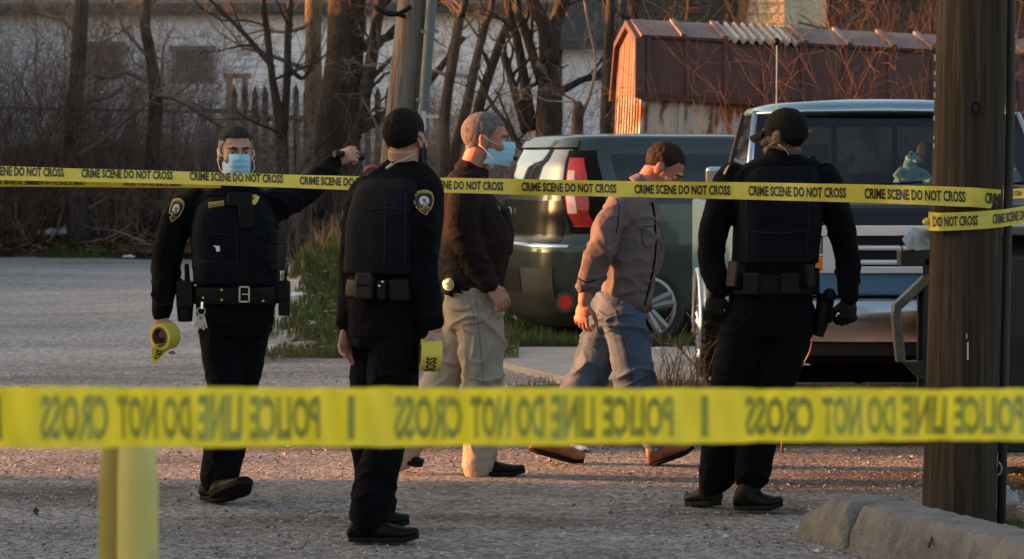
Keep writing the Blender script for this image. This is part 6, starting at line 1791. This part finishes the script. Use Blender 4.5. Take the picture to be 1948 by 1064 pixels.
for q in (o5_la, o5_ra, o5_ll, o5_rl): o5.limb(o5.skin, [(a, b_, c, d * .62) for a, b_, c, d in q])
o5.torso(o5.skin, [(a, b_, c, d * .78, e * .78) for a, b_, c, d, e in o5_t], 8)
hl = dict(wrist=o5.p(1362, 560, -.03), d=(-.12, .0, -1), back=(-.3, -.95, 0), thumb=(.9, -.3, 0), curl=(40, 55, 40), k=1.05)
hr = dict(wrist=o5.p(1614, 570, -.05), d=(-.02, .0, -1), back=(.45, -.9, 0), thumb=(-.85, -.4, 0), curl=(55, 70, 45), k=1.05)
o5.hand(o5.skin, **hl); o5.hand(o5.skin, **hr)
o5.make("officer in a black baseball cap and gloves walking away, seen from behind", M['skin_dark'])
for h_ in (hl, hr):
    b = MB(); o5.hand(b, grow=.003, **h_); me = fuse(b, .0042, 3); link_mesh(me, "glove", M['leather'], o5.body)
o5.hair(M['hair_dark'], short_hair(.05, -.012, -.052), .005)
C, r_, f_, u_, hs_ = o5.hf
b = MB(); rings = []
for k in range(9):
    a = k / 8 * math.pi / 2; zz = .002 + .122 * math.sin(a); q = max(.05, math.cos(a) ** .75)
    rings.append([C + r_ * (.086 * q * math.cos(t)) + f_ * (-.012 + .106 * q * math.sin(t)) + u_ * (zz + .008 * math.sin(t) - .010) for t in np.linspace(0, 6.2832, 37)[:-1]])
b.loft(rings); M['capcloth'] = mat("black_cap_cloth", (.008, .009, .0088), .9, var=.2, spec=.1, bump=.3, bscale=60)
cap_ = b.build("cap", M['capcloth'], o5.body, smooth=True, angle=60)
b = MB(); rows = []
for j in range(7):
    v = j / 6; rows.append([C + r_ * (.076 * math.sin(t) * (1 - .10 * v)) + f_ * (.072 + .012 * math.cos(t) + .082 * v * math.cos(t * .85)) + u_ * (.030 - .030 * v - .030 * math.sin(t) ** 2) for t in np.linspace(-1.35, 1.35, 15)])
vs = [p for row in rows for p in row]; n = 15; vs2 = [p - u_ * .007 for p in vs]; o_ = len(vs); fs = []
for j in range(6):
    for i in range(14): fs.append((j * n + i, j * n + i + 1, (j + 1) * n + i + 1, (j + 1) * n + i)); fs.append((o_ + j * n + i, o_ + (j + 1) * n + i, o_ + (j + 1) * n + i + 1, o_ + j * n + i + 1))
b.add(vs + vs2, fs); b.build("brim", M['capcloth'], cap_, smooth=True)
b = MB(); b.ell(C + f_ * -.012 + u_ * .114, (.008, .008, .004)); b.build("button", M['vest'], cap_, smooth=True)
b = MB(); c = C + f_ * -.118 + u_ * .022 - r_ * .0; b.box(c + r_ * .03 + f_ * .006, (.032, .012, .016), Matrix((r_, f_, u_)).transposed()); b.build("strap_tab", mat("grey_strap", (.06, .06, .06), .6), cap_)
b = MB(); b.tube([C + (r_ * -.070 + f_ * .06 + u_ * -.06), C + (r_ * -.088 + f_ * .0 + u_ * -.03), C + (r_ * -.088 + f_ * -.02 + u_ * .0)], .0025, 5); b.tube([C + (r_ * -.088 + f_ * -.02 + u_ * -.04), C + (r_ * -.076 + f_ * -.045 + u_ * -.06), C + (r_ * -.06 + f_ * -.06 + u_ * -.09)], .003, 5); b.build("earpiece", mat("clear_wire_b", (.30, .28, .26), .4), o5.body, smooth=True)
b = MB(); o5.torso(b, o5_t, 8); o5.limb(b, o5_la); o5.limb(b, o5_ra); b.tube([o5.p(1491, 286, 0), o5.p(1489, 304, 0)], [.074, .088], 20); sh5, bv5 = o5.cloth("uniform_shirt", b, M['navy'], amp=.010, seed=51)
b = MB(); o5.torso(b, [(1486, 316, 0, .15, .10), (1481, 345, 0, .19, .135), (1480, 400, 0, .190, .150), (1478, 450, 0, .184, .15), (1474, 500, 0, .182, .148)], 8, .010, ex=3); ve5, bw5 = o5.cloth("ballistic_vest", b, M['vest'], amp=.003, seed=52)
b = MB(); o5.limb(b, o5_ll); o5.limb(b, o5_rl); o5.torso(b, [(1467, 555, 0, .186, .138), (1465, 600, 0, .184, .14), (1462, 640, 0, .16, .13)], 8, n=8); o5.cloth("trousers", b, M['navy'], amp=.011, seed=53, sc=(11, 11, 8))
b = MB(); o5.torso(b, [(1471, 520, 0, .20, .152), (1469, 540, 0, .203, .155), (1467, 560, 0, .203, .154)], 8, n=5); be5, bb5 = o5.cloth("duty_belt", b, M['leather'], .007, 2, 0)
b = MB()
for px, py, w_, h_, dd in ((1384, 500, 30, 50, .06), (1430, 540, 30, 42, .04), (1500, 540, 34, 40, .045), (1535, 525, 22, 44, .04)): o5.pad(b, bb5, px, py, w_, h_, dd)
build_split(b, "pouch", M['black'], o5.body, bevel=.008)
b = MB(); b.tube([o5.p(1572, 560, .0), o5.p(1566, 600, .0), o5.p(1556, 640, .0)], [.042, .038, .024], 12); b.tube([o5.p(1570, 570, -.02), o5.p(1584, 562, -.05)], [.022, .024], 10); b.ell(o5.p(1578, 562, -.03), (.03, .04, .035)); b.box(o5.p(1552, 535, .0), (.03, .07, .12))
me = fuse(b, .005, 2); link_mesh(me, "holster", M['black'], o5.body)
b = MB(); b.tube([o5.p(1540, 300, -.02), o5.p(1566, 318, -.02)], [.019, .016], 10); A = []
for k in range(60):
    t = k / 59; c = o5.p(1568 + 30 * t, 318 + 46 * t + 10 * math.sin(t * 3), -.06); A.append(c + Vector((.009 * math.cos(k * 1.3), .009 * math.sin(k * 1.3), 0)))
b.tube(A, .003, 5); b.build("shoulder_microphone", M['black'], o5.body, smooth=True)
b = MB(); o5.decal(b, bv5, [(1376, 330), (1384, 317), (1389, 314), (1384, 324), (1379, 334)], .004, 2); b.build("shoulder_patch", M['goldthread'], o5.body, recalc=False)
o5.shoe(o5.p(1366, 962, .12), o5.p(1310, 962, .30), "boot", M['leather'], M['sole'], .10, .052, shaft=o5.p(1352, 898, .12))
o5.shoe(o5.p(1398, 970, .0), o5.p(1489, 970, -.08), "boot", M['leather'], M['sole'], .10, .052, shaft=o5.p(1426, 898, .0))

# ------------------------------------------------------------------ seams, pockets and folds in the clothes
M['seam'] = mat("seam_thread_dark", (0.018, 0.017, 0.018), .9, spec=.1)
M['seam_u'] = mat("uniform_seam_highlight", (0.016, 0.0165, 0.020), .85, spec=.1)  # seams coloured lighter than the cloth to read as faint highlights
def seam(F, bvh, parent, name, m, lines, rad=.0024):
    for ln in lines:
        A = catmull(ln, max(8, len(ln) * 4)); pts = [F.hit(bvh, a[0], a[1], rad * .3)[0] for a in A]
        b = MB(); b.tube(pts, rad, 5); b.build(name, m, parent, smooth=True)
seam(m4, bs4, st4, "seam", M['seam'], [[(1222, 432), (1238, 431), (1247, 432)], [(1222, 432), (1222, 462), (1234, 472)], [(1172, 378), (1178, 392), (1176, 420), (1172, 445)]])
seam(m4, bs4, st4, "cuff", M['seam'], [[(1100, 530), (1116, 537), (1134, 532)]], .004)
j4 = [o for o in m4.body.children if o.name.startswith("jeans")][0]; bj4 = bvh_of(j4.data)
seam(m4, bj4, j4, "seam", M['seam'], [[(1172, 590), (1184, 640), (1196, 690), (1204, 735)], [(1140, 592), (1156, 600), (1168, 596)], [(1138, 596), (1136, 625), (1146, 636), (1160, 630)]], .002)
seam(d3, bt3, tr3, "seam", mat("khaki_seam", (.16, .14, .12), .9, spec=.1), [[(893, 572), (900, 596), (904, 618)], [(905, 566), (912, 640), (918, 700), (917, 735)], [(862, 590), (876, 592), (888, 590)]], .002)
seam(d3, bj, jk, "seam", M['seam'], [[(868, 352), (874, 372), (872, 400), (868, 430)], [(912, 540), (926, 530), (938, 520)]], .003)
seam(o2, bw2, ve2, "seam", M['seam_u'], [[(735, 372), (733, 430), (731, 510)], [(772, 372), (771, 430), (770, 505)], [(700, 400), (740, 396), (790, 402)]], .003)
seam(o2, bv2, sh2, "seam", M['seam_u'], [[(790, 344), (778, 372), (776, 410), (778, 440)], [(806, 592), (820, 598), (834, 594)]], .0025)
seam(o5, bw5, ve5, "seam", M['seam_u'], [[(1418, 350), (1480, 344), (1542, 350)], [(1420, 352), (1422, 420), (1424, 488)], [(1540, 352), (1538, 420), (1534, 488)], [(1426, 440), (1480, 444), (1534, 440)]], .003)
seam(o1, bw1, ve1, "seam", M['seam_u'], [[(377, 440), (420, 446), (452, 446)], [(478, 446), (505, 445), (524, 440)], [(450, 430), (451, 480), (452, 528)], [(380, 496), (420, 500), (450, 500)]], .003)
seam(o1, bv1, sh1, "seam", M['seam_u'], [[(292, 574), (306, 580), (326, 576)]], .003)

# ------------------------------------------------------------------ things held
def tape_roll(label, c, axis, rad, core, width, parent_text=None):
    t = empty("tape_roll", tuple(c), label, "tape roll")
    ax = Vector(axis).normalized(); e1 = ax.cross(UPZ).normalized(); e2 = e1.cross(ax).normalized()
    def ring(r1, r2, w_):
        b = MB(); rings = []
        for i in range(41):
            a = 6.28318 * i / 40; d = e1 * math.cos(a) + e2 * math.sin(a)
            rings.append([d * r2 - ax * w_ / 2, d * r1 - ax * w_ / 2, d * r1 + ax * w_ / 2, d * r2 + ax * w_ / 2])
        b.loft(rings, cap=False); return b
    ring(rad, core + .002, width).build("film", M['tape'], t, smooth=True, angle=40)
    ring(core + .0015, core - .006, width + .003).build("core", M['darkseam'], t, smooth=True, angle=40)
    return t, ax, e1, e2
t1, ax, e1, e2 = tape_roll("roll of yellow tape with trailing end in the pointing officer's lowered hand", o1.p(314, 640, -.11) + o1.loc, (.55, .8, .05), .062, .045, .076)
L_ = lambda px, py, dy=-.11: o1.p(px, py, dy) + o1.loc - Vector(t1.location)
tail = Ribbon([(0, L_(335, 650, -.07), L_(296, 655, -.15)), (20, L_(323, 664, -.08), L_(288, 666, -.15)), (40, L_(308, 678, -.1), L_(288, 682, -.14)), (55, L_(296, 692, -.12), L_(291, 696, -.13))])
b = MB(); tail.film(b, 5); tail_o = b.build("loose_end", M['tape'], t1)
b = MB(); tail.text(b, "CRIME", 6, 44, .25, .8, off=.0015, mirror=True); tail.text(b, "CRIME", 6, 44, .25, .8, off=-.0025); b.build("lettering", M['ink'], tail_o)
rr = .063; b = MB(); vs, fs = text_mesh("CROSS"); b.add([(e1 * math.cos(a_) + e2 * math.sin(a_)) * rr + ax * (-.024 + .048 * v) for u, v in vs for a_ in [R(150) + 2.0 * u]], fs)
b.build("lettering", M['ink'], t1)
t2, ax, e1, e2 = tape_roll("roll of yellow tape hanging from the nearest officer's right hand", o2.p(819, 676, -.16) + o2.loc, (1, .12, -.06), .066, .042, .084)
b = MB(); vs, fs = text_mesh("CROSS"); pts = []
for u, v in vs:
    a_ = R(-78) + 1.5 * (u - 0.12); d = -Vector((0, 1, 0)) * math.cos(a_) + UPZ * math.sin(a_); d = (d - ax * d.dot(ax)).normalized()
    pts.append(d * .0672 + ax * (.020 - .043 * v))
b.add(pts, fs); b.build("lettering", M['ink'], t2)
fl_c = o1.p(663, 294, .40) + o1.loc
fl = empty("flashlight", tuple(fl_c), "black flashlight gripped in the pointing officer's raised fist", "flashlight")
q = lambda px, py, dy: o1.p(px, py, dy) + o1.loc - fl_c
b = MB(); b.tube([q(636, 293, .30), q(642, 293, .31), q(660, 294, .40), q(678, 297, .47)], [.017, .0175, .0155, .0155], 16); b.build("barrel", M['black'], fl, smooth=True, angle=40)
b = MB(); b.tube([q(676, 296.5, .46), q(688, 298, .53)], [.017, .021], 16); b.build("head", M['black'], fl, smooth=True, angle=40)

# ------------------------------------------------------------------ repeats share a group
GROUPS = {"bare_tree": "bare trees behind the lot", "bare_shrub": "bare shrubs and bushes", "utility_pole": "wooden utility poles", "barrier_tape": "yellow barrier tapes",
          "tape_roll": "rolls of yellow tape in hands", "paper_scrap": "scraps of rubbish on the ground", "plastic_bag": "plastic bags lying as litter", "wrapper": "coloured wrappers on the bank",
          "fallen_log": "fallen logs and branches on the ground", "house": "houses behind the lot", "stone": "single larger stones on the gravel"}
for o in bpy.data.objects:
    if o.parent is None and o.name.split(".")[0] in GROUPS and "label" in o:
        o["group"] = GROUPS[o.name.split(".")[0]]
